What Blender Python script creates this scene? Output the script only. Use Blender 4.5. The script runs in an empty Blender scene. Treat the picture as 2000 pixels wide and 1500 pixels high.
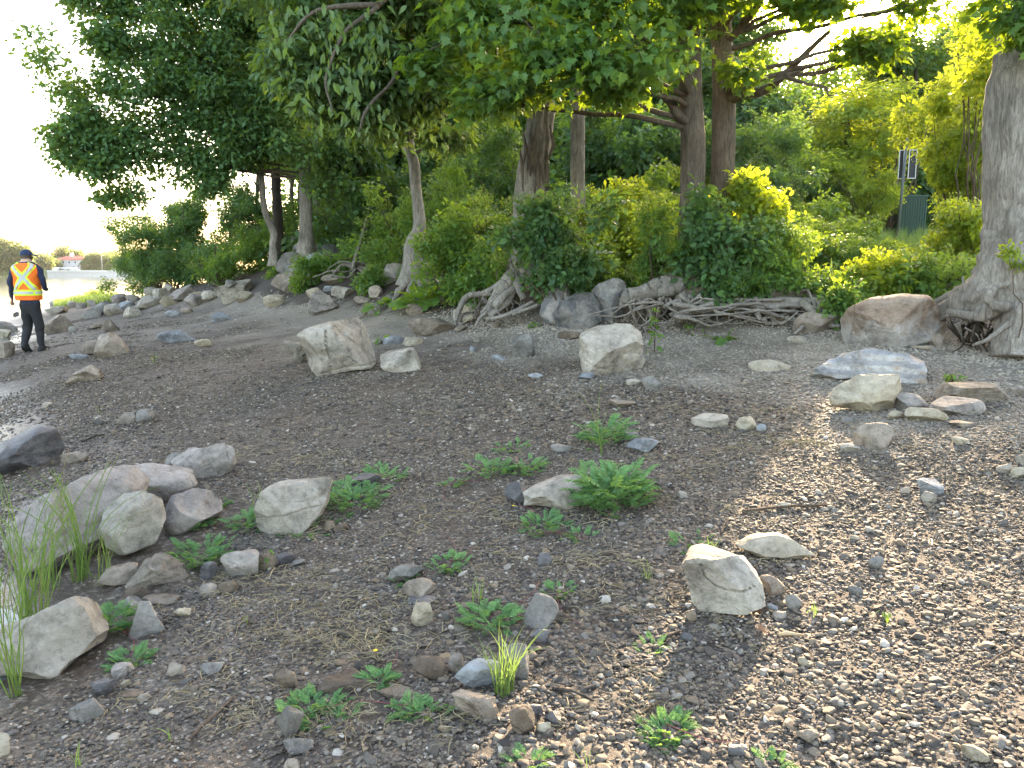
import bpy, bmesh, math, random
import numpy as np
from mathutils import Vector, Matrix, Euler
R = math.radians
SC = bpy.context.scene
COL = SC.collection
# ------------------------------------------------------------------ camera, sky, sun, exposure
FPX = 1540.0                       # focal length in units of a 2000 px wide picture
PITCH = math.atan(218 / FPX)
CAMZ = 1.7
cam = bpy.data.cameras.new('camera'); camo = bpy.data.objects.new('camera', cam); COL.objects.link(camo)
cam.sensor_width = 36; cam.lens = 36 * FPX / 2000
cam.clip_start = 0.05; cam.clip_end = 4000
camo.location = (0, 0, CAMZ); camo.rotation_euler = (math.pi / 2 - PITCH, 0, 0)
SC.camera = camo
SUN_EL, SUN_AZ = R(18.9), R(20.5)      # azimuth measured from +Y towards +X
w = bpy.data.worlds.new('World'); SC.world = w; w.use_nodes = True
nt = w.node_tree; bg = nt.nodes['Background']
sky = nt.nodes.new('ShaderNodeTexSky'); sky.sky_type = 'NISHITA'; sky.sun_disc = False
sky.sun_elevation = SUN_EL; sky.sun_rotation = SUN_AZ
sky.air_density = 1.0; sky.dust_density = 2.5; sky.ozone_density = 1.0
nt.links.new(sky.outputs[0], bg.inputs[0]); bg.inputs[1].default_value = 0.15
sl = bpy.data.lights.new('sun', 'SUN'); sl.energy = 2.9; sl.angle = R(0.8); sl.color = (1.0, 0.86, 0.66)
so = bpy.data.objects.new('sun', sl); COL.objects.link(so)
sd = Vector((math.sin(SUN_AZ) * math.cos(SUN_EL), math.cos(SUN_AZ) * math.cos(SUN_EL), math.sin(SUN_EL)))
so.rotation_euler = sd.to_track_quat('Z', 'Y').to_euler()
vs = SC.view_settings; vs.view_transform = 'Standard'; vs.look = 'None'; vs.gamma = 1; vs.use_curve_mapping = False
vs.exposure = 3.2
vs.use_white_balance = True; vs.white_balance_temperature = 7900; vs.white_balance_tint = 14
cy = SC.cycles
cy.max_bounces = 6; cy.diffuse_bounces = 3; cy.glossy_bounces = 2; cy.transmission_bounces = 4
cy.transparent_max_bounces = 4; cy.caustics_reflective = False; cy.caustics_refractive = False
cy.use_denoising = True

# ------------------------------------------------------------------ geometry of the view, noise, terrain
CP, SP = math.cos(PITCH), math.sin(PITCH)
def ray(u, v):
    a = (u - 1000) / FPX; b = -(v - 750) / FPX
    return np.array([a, CP + b * SP, -SP + b * CP])
def pt(u, v, D):
    r = ray(u, v); return r * (D / r[1]) + np.array([0, 0, CAMZ])
def hash3(i, j, k, s=0):
    n = (i.astype(np.int64) * 73856093) ^ (j.astype(np.int64) * 19349663) ^ (k.astype(np.int64) * 83492791) ^ (s * 2654435761)
    n = (n ^ (n >> 13)) * 1274126177 & 0x7fffffff
    n = (n ^ (n >> 16)) * 668265263 & 0x7fffffff
    return ((n ^ (n >> 15)) & 0xffffff) / float(0xffffff)
def vnoise(p, s=0):
    f = np.floor(p); t = p - f; t = t * t * (3 - 2 * t); f = f.astype(np.int64); out = 0
    for a in (0, 1):
        for b in (0, 1):
            for c in (0, 1):
                wgt = (t[:, 0] if a else 1 - t[:, 0]) * (t[:, 1] if b else 1 - t[:, 1]) * (t[:, 2] if c else 1 - t[:, 2])
                out = out + wgt * hash3(f[:, 0] + a, f[:, 1] + b, f[:, 2] + c, s)
    return out * 2 - 1
def fbm(p, s=0, o=4):
    out = 0; amp = 1.0; tot = 0
    for i in range(o):
        out = out + amp * vnoise(p * 2 ** i + 7.3 * i, s + i); tot += amp; amp *= .5
    return out / tot

CTRL = [(-20,1060,4.85),(5,930,6.4),(-30,800,9.8),(0,1250,3.5),(80,1000,5.1),(-60,700,15.2),(0,628,27),(80,606,35),(200,588,46),
 (0,1500,2.45),(1000,1500,2.25),(2000,1500,2.1),(500,1500,2.35),(1500,1500,2.2),
 (500,1100,4.15),(1000,1100,3.85),(1500,1100,3.6),(2000,1100,3.45),(150,1100,4.3),
 (150,850,7.4),(500,850,7.2),(1000,850,6.3),(1500,850,5.6),(2000,850,5.0),
 (655,735,9.0),(1195,735,7.9),(1700,745,7.0),(1960,690,7.6),(1700,682,8.0),(1450,720,8.0),
 (65,688,13.7),(210,690,12.2),(345,665,13.8),(200,640,19),(160,742,10.2),(420,625,16.5),
 (250,600,25),(350,592,22.5),(460,586,20.5),(560,576,18.5),(650,597,15.3),(740,610,14),
 (800,595,13),(900,630,11.5),(1000,630,10.8),(1130,645,10),(1350,645,9.6),(1550,650,9.1),(1640,650,9.0),
 (800,545,14.8),(600,503,19.5),(1050,560,11.8),(1340,566,10.5),(1600,565,10.2),(1900,575,9.6),(2050,575,9.4),(1200,560,11.5),
 (900,555,13.5),(700,520,17.5),(500,540,21.5),(400,560,23.5),(300,575,26),
 (1700,463,25),(1400,466,25),(1100,470,25),(1950,466,25),(1600,490,16),(1300,500,16),(1900,490,16),(900,480,24)]
CW = [tuple(pt(*c)) for c in CTRL]
CW += [(-10,32,1.2),(-6,32,2.3),(0,32,2.7),(-22,62,0),(-14,62,.8),(0,62,2.6),(30,62,2.9),(30,30,2.9),(16,12,2.2),(14,4,1.6),(10,4,.95),
 (10,-4,.7),(5,-5,.4),(0,-5,.2),(-3,-5,0),(-6,-5,-.5),(-6,3,-.6),(-3.2,2.5,-.02),(-8,6,-.7),(-15,14,-.8),(-25,28,-.9),(-36,60,-.9),(-60,60,-1.2),
 (-60,0,-1.5),(-20,-20,-1.2),(20,-20,1.5),(60,0,3),(60,60,3),(0,100,2.5),(60,140,3),(-30,120,-.3),(-60,140,-1.5),(-12,100,1.0),(0,160,2.3),(-60,100,-1.5)]
CW = np.array(CW); CX = CW[:, :2]; C2 = 0.5
_A = np.sqrt(((CX[:, None] - CX[None]) ** 2).sum(2) + C2)
_n = len(CX); _M = np.zeros((_n + 1, _n + 1)); _M[:_n, :_n] = _A - np.eye(_n) * 0.03; _M[:_n, _n] = 1; _M[_n, :_n] = 1
_W = np.linalg.solve(_M, np.append(CW[:, 2], 0))
def H(x, y, fine=True):
    x = np.atleast_1d(np.asarray(x, float)); y = np.atleast_1d(np.asarray(y, float)); out = np.empty(len(x))
    for s in range(0, len(x), 20000):
        xs = np.clip(x[s:s+20000], -60, 60); ys = np.clip(y[s:s+20000], -20, 150)
        d = np.sqrt((xs[:, None] - CX[:, 0]) ** 2 + (ys[:, None] - CX[:, 1]) ** 2 + C2)
        out[s:s+20000] = d @ _W[:-1] + _W[-1]
    if fine:
        q = np.stack([x, y, 0 * x], 1)
        out = out + .022 * fbm(q * 1.3, 5, 3) + .007 * vnoise(q * 9, 9)
    return out
_Ds = 1.2 * 1.012 ** np.arange(420)
def hit(u, v):
    r = ray(u, v); k = _Ds / r[1]
    z = CAMZ + r[2] * k; h = H(r[0] * k, _Ds)
    i = np.argmax(h >= z) if (h >= z).any() else len(z) - 1
    i = max(i, 1); a, b = z[i-1] - h[i-1], h[i] - z[i]
    D = _Ds[i-1] + (_Ds[i] - _Ds[i-1]) * (a / (a + b) if a + b > 1e-9 else 0)
    return r[0] * D / r[1], D, CAMZ + r[2] * D / r[1]

# ------------------------------------------------------------------ scene helpers
def tag(o, label=None, cat=None, group=None, kind=None):
    if label: o['label'] = label
    if cat: o['category'] = cat
    if group: o['group'] = group
    if kind: o['kind'] = kind
    return o
def empty(name, loc=(0, 0, 0), rz=0):
    o = bpy.data.objects.new(name, None); o.location = loc; o.rotation_euler = (0, 0, rz); o.empty_display_size = .1
    COL.objects.link(o); return o
def thing(name, label, cat, loc=(0, 0, 0), rz=0, group=None):
    return tag(empty(name, loc, rz), label, cat, group)
def link(name, me, parent=None, loc=None, rot=None, scale=None):
    o = bpy.data.objects.new(name, me); COL.objects.link(o)
    if parent: o.parent = parent
    if loc is not None: o.location = loc
    if rot is not None: o.rotation_euler = rot
    if scale is not None: o.scale = scale if hasattr(scale, '__len__') else (scale,) * 3
    return o
def mesh(name, V, Fc, mat=None, smooth=False, tint=None):
    me = bpy.data.meshes.new(name)
    me.from_pydata([tuple(map(float, a)) for a in V], [], [tuple(int(i) for i in f) for f in Fc])
    if mat: me.materials.append(mat)
    if smooth: me.polygons.foreach_set('use_smooth', [True] * len(me.polygons))
    if tint is not None:
        a = me.attributes.new('tint', 'FLOAT', 'POINT'); a.data.foreach_set('value', np.asarray(tint, np.float32))
    return me
def mesh_np(name, V, T, mat=None, smooth=False):
    """triangles or quads from arrays, quick"""
    me = bpy.data.meshes.new(name); n, k = T.shape
    me.vertices.add(len(V)); me.vertices.foreach_set('co', np.asarray(V, np.float32).ravel())
    me.loops.add(n * k); me.loops.foreach_set('vertex_index', T.astype(np.int32).ravel())
    me.polygons.add(n); me.polygons.foreach_set('loop_start', np.arange(0, n * k, k, dtype=np.int32))
    me.polygons.foreach_set('loop_total', np.full(n, k, np.int32))
    if smooth: me.polygons.foreach_set('use_smooth', np.ones(n, bool))
    if mat: me.materials.append(mat)
    me.update(calc_edges=True); me.validate(); return me
def box_geo(x0, x1, y0, y1, z0, z1):
    V = [(x, y, z) for z in (z0, z1) for y in (y0, y1) for x in (x0, x1)]
    return V, [(0,2,3,1),(4,5,7,6),(0,1,5,4),(2,6,7,3),(0,4,6,2),(1,3,7,5)]
class MB:
    def __init__(s): s.V = []; s.F = []; s.t = []
    def add(s, V, Fc, tint=0.5):
        n = len(s.V); s.V += [tuple(v) for v in V]; s.F += [tuple(i + n for i in f) for f in Fc]; s.t += [tint] * len(V); return s
    def box(s, *a): return s.add(*box_geo(*a))
    def tube(s, P, rad, sides=6, cap=True, tint=0.5):
        return s.add(*tube_geo(P, rad, sides, cap), tint=tint)
    def build(s, name, mat, parent=None, smooth=True, **k):
        return link(name, mesh(name, s.V, s.F, mat, smooth, s.t), parent, **k)
def tube_geo(P, rad, sides=6, cap=True, fn=None):
    P = np.asarray(P, float); n = len(P); rad = np.broadcast_to(rad, (n,))
    T = np.gradient(P, axis=0); T /= np.linalg.norm(T, axis=1)[:, None] + 1e-9
    up = np.array([0, 0, 1.]) if abs(T[0][2]) < .9 else np.array([0, -1., 0])
    N = np.cross(T[0], up); N /= np.linalg.norm(N); V = []
    for i in range(n):
        N = N - T[i] * N.dot(T[i]); N /= np.linalg.norm(N) + 1e-9; B = np.cross(T[i], N)
        for j in range(sides):
            a = 2 * math.pi * j / sides; r = rad[i] * (fn(i / (n - 1), a, P[i]) if fn else 1)
            V.append(P[i] + r * (math.cos(a) * N + math.sin(a) * B))
    Fc = [(i*sides+j, i*sides+(j+1)%sides, (i+1)*sides+(j+1)%sides, (i+1)*sides+j) for i in range(n-1) for j in range(sides)]
    if cap: Fc += [tuple(range(sides))[::-1], tuple((n-1)*sides + j for j in range(sides))]
    return V, Fc
def smooth_path(P, n):
    """Catmull-Rom through P"""
    P = np.asarray(P, float); Q = np.vstack([2*P[0]-P[1], P, 2*P[-1]-P[-2]]); out = []
    for t in np.linspace(0, len(P) - 1 - 1e-6, n):
        i = int(t); f = t - i; a, b, c, d = Q[i:i+4]
        out.append(.5 * ((2*b) + (c-a)*f + (2*a-5*b+4*c-d)*f*f + (3*b-a-3*c+d)*f**3))
    return np.array(out)

# ------------------------------------------------------------------ materials
def mat_base(name):
    m = bpy.data.materials.new(name); m.use_nodes = True; nt = m.node_tree
    return m, nt, nt.nodes, nt.links, nt.nodes['Principled BSDF']
def node(N, t, **k):
    n = N.new(t)
    for a, b in k.items():
        if a.startswith('i'): 
            n.inputs[int(a[1:])].default_value = b
        else: setattr(n, a, b)
    return n
def ramp(N, stops):
    r = N.new('ShaderNodeValToRGB'); e = r.color_ramp.elements
    while len(e) < len(stops): e.new(.5)
    for el, (p, c) in zip(e, stops): el.position = p; el.color = (*c, 1) if hasattr(c, '__len__') else (c, c, c, 1)
    return r
def noise(N, L, vec, scale, detail=6, rough=.6, dist=0):
    n = node(N, 'ShaderNodeTexNoise'); n.inputs['Scale'].default_value = scale; n.inputs['Detail'].default_value = detail
    n.inputs['Roughness'].default_value = rough; n.inputs['Distortion'].default_value = dist
    if vec: L.new(vec, n.inputs['Vector'])
    return n
def mixc(N, L, fac, a, b, blend='MIX'):
    m = node(N, 'ShaderNodeMix', data_type='RGBA', blend_type=blend)
    for s, v in ((0, fac), (6, a), (7, b)):
        if isinstance(v, (int, float)): m.inputs[s].default_value = v
        elif isinstance(v, tuple): m.inputs[s].default_value = (*v, 1)
        else: L.new(v, m.inputs[s])
    return m.outputs[2]
def plain(name, c, rough=.7, spec=.3, metal=0, nscale=30, var=.25, bump=.1):
    m, nt, N, L, B = mat_base(name)
    tc = N.new('ShaderNodeTexCoord'); n = noise(N, L, tc.outputs['Object'], nscale)
    col = mixc(N, L, n.outputs[0], tuple(x * (1 - var) for x in c), tuple(min(1, x * (1 + var)) for x in c))
    L.new(col, B.inputs['Base Color']); B.inputs['Roughness'].default_value = rough
    B.inputs['Specular IOR Level'].default_value = spec; B.inputs['Metallic'].default_value = metal
    if bump:
        b = N.new('ShaderNodeBump'); b.inputs['Strength'].default_value = bump; b.inputs['Distance'].default_value = .01
        L.new(n.outputs[0], b.inputs['Height']); L.new(b.outputs[0], B.inputs['Normal'])
    return m
def rock_mat(name, dark, mid, light, stain=None, band=None, spec=.25, rough=.85, cracks=.5, sc=1.0, foot=None):
    m, nt, N, L, B = mat_base(name)
    tc = N.new('ShaderNodeTexCoord'); oi = N.new('ShaderNodeObjectInfo')
    off = node(N, 'ShaderNodeVectorMath', operation='SCALE'); L.new(oi.outputs['Location'], off.inputs[0]); off.inputs['Scale'].default_value = 1.7
    ad = node(N, 'ShaderNodeVectorMath', operation='ADD'); L.new(tc.outputs['Object'], ad.inputs[0]); L.new(off.outputs[0], ad.inputs[1])
    V = ad.outputs[0]
    n1 = noise(N, L, V, 3.2 * sc, 8, .68, .15); n2 = noise(N, L, V, 17 * sc, 6, .7); n3 = noise(N, L, V, 90 * sc, 3, .7)
    r = ramp(N, [(.28, dark), (.47, mid), (.68, light)]); L.new(n1.outputs[0], r.inputs[0]); c = r.outputs[0]
    r2 = ramp(N, [(.28, .42), (.42, .82), (.58, 1.0), (.75, 1.2)]); L.new(n2.outputs[0], r2.inputs[0]); c = mixc(N, L, 1.0, c, r2.outputs[0], 'MULTIPLY')
    if stain:
        ns = noise(N, L, V, 4.5 * sc, 4, .6, 1.0); rs = ramp(N, [(.5, 0), (.62, 1)]); L.new(ns.outputs[0], rs.inputs[0])
        c = mixc(N, L, rs.outputs[0], c, stain)
    if foot:
        sz = N.new('ShaderNodeSeparateXYZ'); L.new(tc.outputs['Object'], sz.inputs[0]); fz = node(N, 'ShaderNodeMath', operation='MULTIPLY_ADD'); L.new(n1.outputs[0], fz.inputs[0]); fz.inputs[1].default_value = .9; L.new(sz.outputs[2], fz.inputs[2])
        rz = ramp(N, [(.38, 1), (.50, 0)]); L.new(fz.outputs[0], rz.inputs[0]); c = mixc(N, L, rz.outputs[0], c, foot)
    if band:
        w_ = node(N, 'ShaderNodeTexWave', wave_type='BANDS', bands_direction='Z'); w_.inputs['Scale'].default_value = band[1]
        w_.inputs['Distortion'].default_value = 3.0; w_.inputs['Detail'].default_value = 3; w_.inputs['Detail Scale'].default_value = 1.2
        L.new(tc.outputs['Object'], w_.inputs['Vector']); rb = ramp(N, [(.35, 0), (.7, .8)]); L.new(w_.outputs[0], rb.inputs[0])
        c = mixc(N, L, rb.outputs[0], c, band[0])
    n5 = noise(N, L, V, 45 * sc, 4, .8); r5 = ramp(N, [(.30, .62), (.45, 1.0), (.62, 1.0), (.75, 1.2)]); L.new(n5.outputs[0], r5.inputs[0]); c = mixc(N, L, .8, c, r5.outputs[0], 'MULTIPLY')
    n6 = noise(N, L, V, 2.0 * sc, 8, .78, .3); r6 = ramp(N, [(.50, 1.0), (.64, .48)]); L.new(n6.outputs[0], r6.inputs[0]); c = mixc(N, L, 1.0, c, r6.outputs[0], 'MULTIPLY')
    # hairline cracks and pits
    dn = noise(N, L, V, 3 * sc, 4, .6); dv = node(N, 'ShaderNodeVectorMath', operation='MULTIPLY_ADD')
    L.new(dn.outputs[1], dv.inputs[0]); dv.inputs[1].default_value = (.5, .5, .5); L.new(V, dv.inputs[2])
    vo = node(N, 'ShaderNodeTexVoronoi', feature='DISTANCE_TO_EDGE'); vo.inputs['Scale'].default_value = 2.4 * sc; L.new(dv.outputs[0], vo.inputs['Vector'])
    rc = ramp(N, [(0, 0.0), (.018, 1.0)]); L.new(vo.outputs[0], rc.inputs[0])
    gm = noise(N, L, V, 1.6 * sc, 2, .5); rg = ramp(N, [(.5, 0), (.6, cracks)]); L.new(gm.outputs[0], rg.inputs[0])
    ck = mixc(N, L, rg.outputs[0], (1.0, 1.0, 1.0), rc.outputs[0])
    ck2 = mixc(N, L, .55, (1.0, 1.0, 1.0), ck)
    c = mixc(N, L, 1.0, c, ck2, 'MULTIPLY')
    hv = node(N, 'ShaderNodeHueSaturation'); L.new(c, hv.inputs['Color'])
    mr = node(N, 'ShaderNodeMapRange'); L.new(oi.outputs['Random'], mr.inputs[0]); mr.inputs[3].default_value = .82; mr.inputs[4].default_value = 1.12
    L.new(mr.outputs[0], hv.inputs['Value'])
    L.new(hv.outputs[0], B.inputs['Base Color'])
    B.inputs['Roughness'].default_value = rough; B.inputs['Specular IOR Level'].default_value = spec
    b1 = N.new('ShaderNodeBump'); b1.inputs['Strength'].default_value = .8; b1.inputs['Distance'].default_value = .04; L.new(n2.outputs[0], b1.inputs['Height'])
    b2 = N.new('ShaderNodeBump'); b2.inputs['Strength'].default_value = .35; b2.inputs['Distance'].default_value = .006; L.new(n3.outputs[0], b2.inputs['Height']); L.new(b1.outputs[0], b2.inputs['Normal'])
    b3 = N.new('ShaderNodeBump'); b3.inputs['Strength'].default_value = .6; b3.inputs['Distance'].default_value = .012; L.new(ck, b3.inputs['Height']); L.new(b2.outputs[0], b3.inputs['Normal'])
    L.new(b3.outputs[0], B.inputs['Normal']); return m
RM = {
 'lime': rock_mat('limestone', (.24,.20,.155), (.37,.325,.262), (.47,.425,.355)),
 'cream': rock_mat('cream_stone', (.27,.22,.15), (.40,.34,.245), (.49,.43,.33)),
 'tan': rock_mat('tan_stone', (.16,.125,.092), (.27,.22,.17), (.40,.34,.275)),
 'grey': rock_mat('grey_stone', (.13,.118,.102), (.21,.195,.172), (.33,.305,.27)),
 'bgrey': rock_mat('grey_boulder', (.13,.125,.115), (.235,.22,.195), (.34,.31,.27), stain=(.12,.12,.12), cracks=.15),
 'pink': rock_mat('pinkish_granite', (.19,.155,.135), (.30,.26,.225), (.41,.365,.32)),
 'dark': rock_mat('dark_stone', (.045,.042,.045), (.085,.08,.08), (.17,.16,.155), spec=.5, rough=.55),
 'blue': rock_mat('blue_grey_stone', (.17,.175,.18), (.27,.28,.285), (.40,.42,.42)),
 'brown': rock_mat('brown_stone', (.085,.060,.042), (.155,.115,.082), (.27,.21,.15)),
 'band': rock_mat('banded_gneiss', (.34,.33,.32), (.46,.45,.43), (.56,.55,.52), stain=(.36,.28,.21), band=((.29,.30,.31), 3.0)),
 'rust': rock_mat('rusty_granite', (.25,.165,.115), (.35,.25,.18), (.43,.35,.28), stain=(.40,.33,.27), cracks=.2, foot=(.50,.46,.42)),
}
def pebble_mat():
    m, nt, N, L, B = mat_base('pebble_stone')
    at = node(N, 'ShaderNodeAttribute', attribute_name='tint'); oi = N.new('ShaderNodeObjectInfo'); g = N.new('ShaderNodeNewGeometry')
    s = node(N, 'ShaderNodeMath', operation='ADD'); L.new(at.outputs['Fac'], s.inputs[0]); L.new(oi.outputs['Random'], s.inputs[1])
    f = node(N, 'ShaderNodeMath', operation='FRACT'); L.new(s.outputs[0], f.inputs[0])
    r = ramp(N, [(0, (.035,.030,.026)), (.16, (.075,.062,.050)), (.34, (.115,.095,.074)), (.5, (.16,.118,.078)), (.64, (.085,.080,.073)), (.78, (.21,.155,.098)), (.90, (.15,.135,.115)), (.97, (.28,.24,.19)), (1, (.42,.38,.32))])
    L.new(f.outputs[0], r.inputs[0])
    n = noise(N, L, g.outputs['Position'], 130, 3, .6); r2 = ramp(N, [(.3, .7), (.7, 1.15)]); L.new(n.outputs[0], r2.inputs[0])
    c = mixc(N, L, 1.0, r.outputs[0], r2.outputs[0], 'MULTIPLY')
    # dried-out pale stone on the upper beach, damp near the water
    sp = N.new('ShaderNodeSeparateXYZ'); L.new(g.outputs['Position'], sp.inputs[0])
    ns = noise(N, L, g.outputs['Position'], .9, 3, .6); ma = node(N, 'ShaderNodeMath', operation='MULTIPLY_ADD'); L.new(ns.outputs[0], ma.inputs[0]); ma.inputs[1].default_value = .9; L.new(sp.outputs[2], ma.inputs[2])
    mr = ramp(N, [(.0, 0), (1, 1)]); m2 = node(N, 'ShaderNodeMapRange'); L.new(ma.outputs[0], m2.inputs[0]); m2.inputs[1].default_value = 1.0; m2.inputs[2].default_value = 1.35
    dry = mixc(N, L, .6, c, (.40,.355,.29)); c = mixc(N, L, m2.outputs[0], c, dry)
    L.new(c, B.inputs['Base Color']); B.inputs['Roughness'].default_value = .75; B.inputs['Specular IOR Level'].default_value = .25
    return m
PEB = pebble_mat()
def ground_mat():
    m, nt, N, L, B = mat_base('shore_soil'); g = N.new('ShaderNodeNewGeometry'); P = g.outputs['Position']
    n1 = noise(N, L, P, .8, 6, .65, .5); n2 = noise(N, L, P, 9, 6, .7); n3 = noise(N, L, P, 70, 4, .75)
    r = ramp(N, [(.3, (.022,.015,.010)), (.5, (.042,.029,.020)), (.7, (.072,.051,.034))]); L.new(n1.outputs[0], r.inputs[0])
    r2 = ramp(N, [(.3, .65), (.7, 1.35)]); L.new(n2.outputs[0], r2.inputs[0]); c = mixc(N, L, 1.0, r.outputs[0], r2.outputs[0], 'MULTIPLY')
    vo = node(N, 'ShaderNodeTexVoronoi'); vo.inputs['Scale'].default_value = 75; L.new(P, vo.inputs['Vector'])
    gv = node(N, 'ShaderNodeSeparateColor'); L.new(vo.outputs['Color'], gv.inputs[0])
    rv = ramp(N, [(0, (.045,.037,.03)), (.5, (.085,.068,.053)), (.85, (.16,.13,.10)), (1, (.30,.26,.21))]); L.new(gv.outputs[0], rv.inputs[0])
    rf = ramp(N, [(.36, 0), (.56, .85)]); L.new(n2.outputs[0], rf.inputs[0]); c = mixc(N, L, rf.outputs[0], c, rv.outputs[0])
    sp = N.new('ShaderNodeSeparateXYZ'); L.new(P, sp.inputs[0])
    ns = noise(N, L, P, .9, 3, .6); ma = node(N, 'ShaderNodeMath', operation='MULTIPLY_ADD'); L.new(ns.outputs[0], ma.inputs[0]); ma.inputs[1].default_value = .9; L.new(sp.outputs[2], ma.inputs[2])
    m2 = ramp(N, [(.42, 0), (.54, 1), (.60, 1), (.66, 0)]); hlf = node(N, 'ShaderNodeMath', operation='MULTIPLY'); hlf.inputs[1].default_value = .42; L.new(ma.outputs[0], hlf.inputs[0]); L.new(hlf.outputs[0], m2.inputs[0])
    dry = mixc(N, L, .5, c, (.27,.235,.19)); c = mixc(N, L, m2.outputs[0], c, dry)
    hs = ramp(N, [(.64, 0), (.70, 1)]); L.new(hlf.outputs[0], hs.inputs[0]); c = mixc(N, L, hs.outputs[0], c, mixc(N, L, n2.outputs[0], (.018,.014,.010), (.06,.045,.032)))  # dark humus of the bank, also painting in shade beneath the exposed roots
    at = node(N, 'ShaderNodeAttribute', attribute_name='lawn')
    gr = ramp(N, [(.3, (.045,.07,.018)), (.7, (.10,.15,.035))]); L.new(n2.outputs[0], gr.inputs[0])
    c = mixc(N, L, at.outputs['Fac'], c, gr.outputs[0])
    L.new(c, B.inputs['Base Color'])
    wet = node(N, 'ShaderNodeMapRange'); L.new(sp.outputs[2], wet.inputs[0]); wet.inputs[1].default_value = .0; wet.inputs[2].default_value = .25; wet.inputs[3].default_value = .3; wet.inputs[4].default_value = .85
    L.new(wet.outputs[0], B.inputs['Roughness']); B.inputs['Specular IOR Level'].default_value = .3
    b1 = N.new('ShaderNodeBump'); b1.inputs['Strength'].default_value = .7; b1.inputs['Distance'].default_value = .02; L.new(n2.outputs[0], b1.inputs['Height'])
    b2 = N.new('ShaderNodeBump'); b2.inputs['Strength'].default_value = .8; b2.inputs['Distance'].default_value = .006; L.new(n3.outputs[0], b2.inputs['Height']); L.new(b1.outputs[0], b2.inputs['Normal'])
    L.new(b2.outputs[0], B.inputs['Normal']); return m
def leaf_mat(name, dark, light, trans, tfac=.42, rough=.45, spec=.35):
    m, nt, N, L, B = mat_base(name); out = N['Material Output']
    at = node(N, 'ShaderNodeAttribute', attribute_name='tint'); oi = N.new('ShaderNodeObjectInfo')
    s = node(N, 'ShaderNodeMath', operation='MULTIPLY_ADD'); L.new(at.outputs['Fac'], s.inputs[0]); s.inputs[1].default_value = .6
    h = node(N, 'ShaderNodeMath', operation='MULTIPLY'); L.new(oi.outputs['Random'], h.inputs[0]); h.inputs[1].default_value = .4; L.new(h.outputs[0], s.inputs[2])
    r = ramp(N, [(.1, dark), (.9, light)]); L.new(s.outputs[0], r.inputs[0])
    L.new(r.outputs[0], B.inputs['Base Color']); B.inputs['Roughness'].default_value = rough; B.inputs['Specular IOR Level'].default_value = spec
    t = N.new('ShaderNodeBsdfTranslucent'); rt = ramp(N, [(.1, tuple(x * .75 for x in trans)), (.9, trans)]); L.new(s.outputs[0], rt.inputs[0]); L.new(rt.outputs[0], t.inputs[0])
    mx = N.new('ShaderNodeMixShader'); mx.inputs[0].default_value = tfac; L.new(B.outputs[0], mx.inputs[1]); L.new(t.outputs[0], mx.inputs[2])
    L.new(mx.outputs[0], out.inputs[0]); return m
LM = {
 'maple': leaf_mat('maple_leaf', (.032,.095,.028), (.085,.190,.050), (.36,.52,.03)),
 'oak': leaf_mat('oak_leaf', (.042,.120,.050), (.100,.220,.085), (.36,.50,.04)),
 'walnut': leaf_mat('long_leaf', (.045,.10,.045), (.095,.18,.07), (.32,.46,.05)),
 'dark': leaf_mat('dark_leaf', (.026,.082,.036), (.070,.165,.062), (.26,.42,.04)),
 'bush': leaf_mat('bush_leaf', (.034,.105,.026), (.095,.205,.048), (.38,.54,.04)),
 'yellow': leaf_mat('light_leaf', (.06,.14,.02), (.16,.25,.04), (.66,.74,.05), tfac=.5),
 'weed': leaf_mat('weed_leaf', (.06,.17,.065), (.16,.32,.13), (.28,.48,.08), tfac=.35, rough=.6, spec=.2),
 'blade': leaf_mat('grass_blade', (.07,.13,.03), (.16,.24,.06), (.28,.42,.10), tfac=.4),
 'straw': leaf_mat('dry_straw', (.16,.12,.06), (.36,.30,.17), (.3,.25,.12), tfac=.15),
 'far': leaf_mat('far_leaf', (.07,.11,.06), (.14,.19,.09), (.35,.42,.12)),
 'dead': leaf_mat('dead_leaf', (.12,.05,.03), (.25,.12,.06), (.2,.1,.05), tfac=.1),
}
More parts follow.
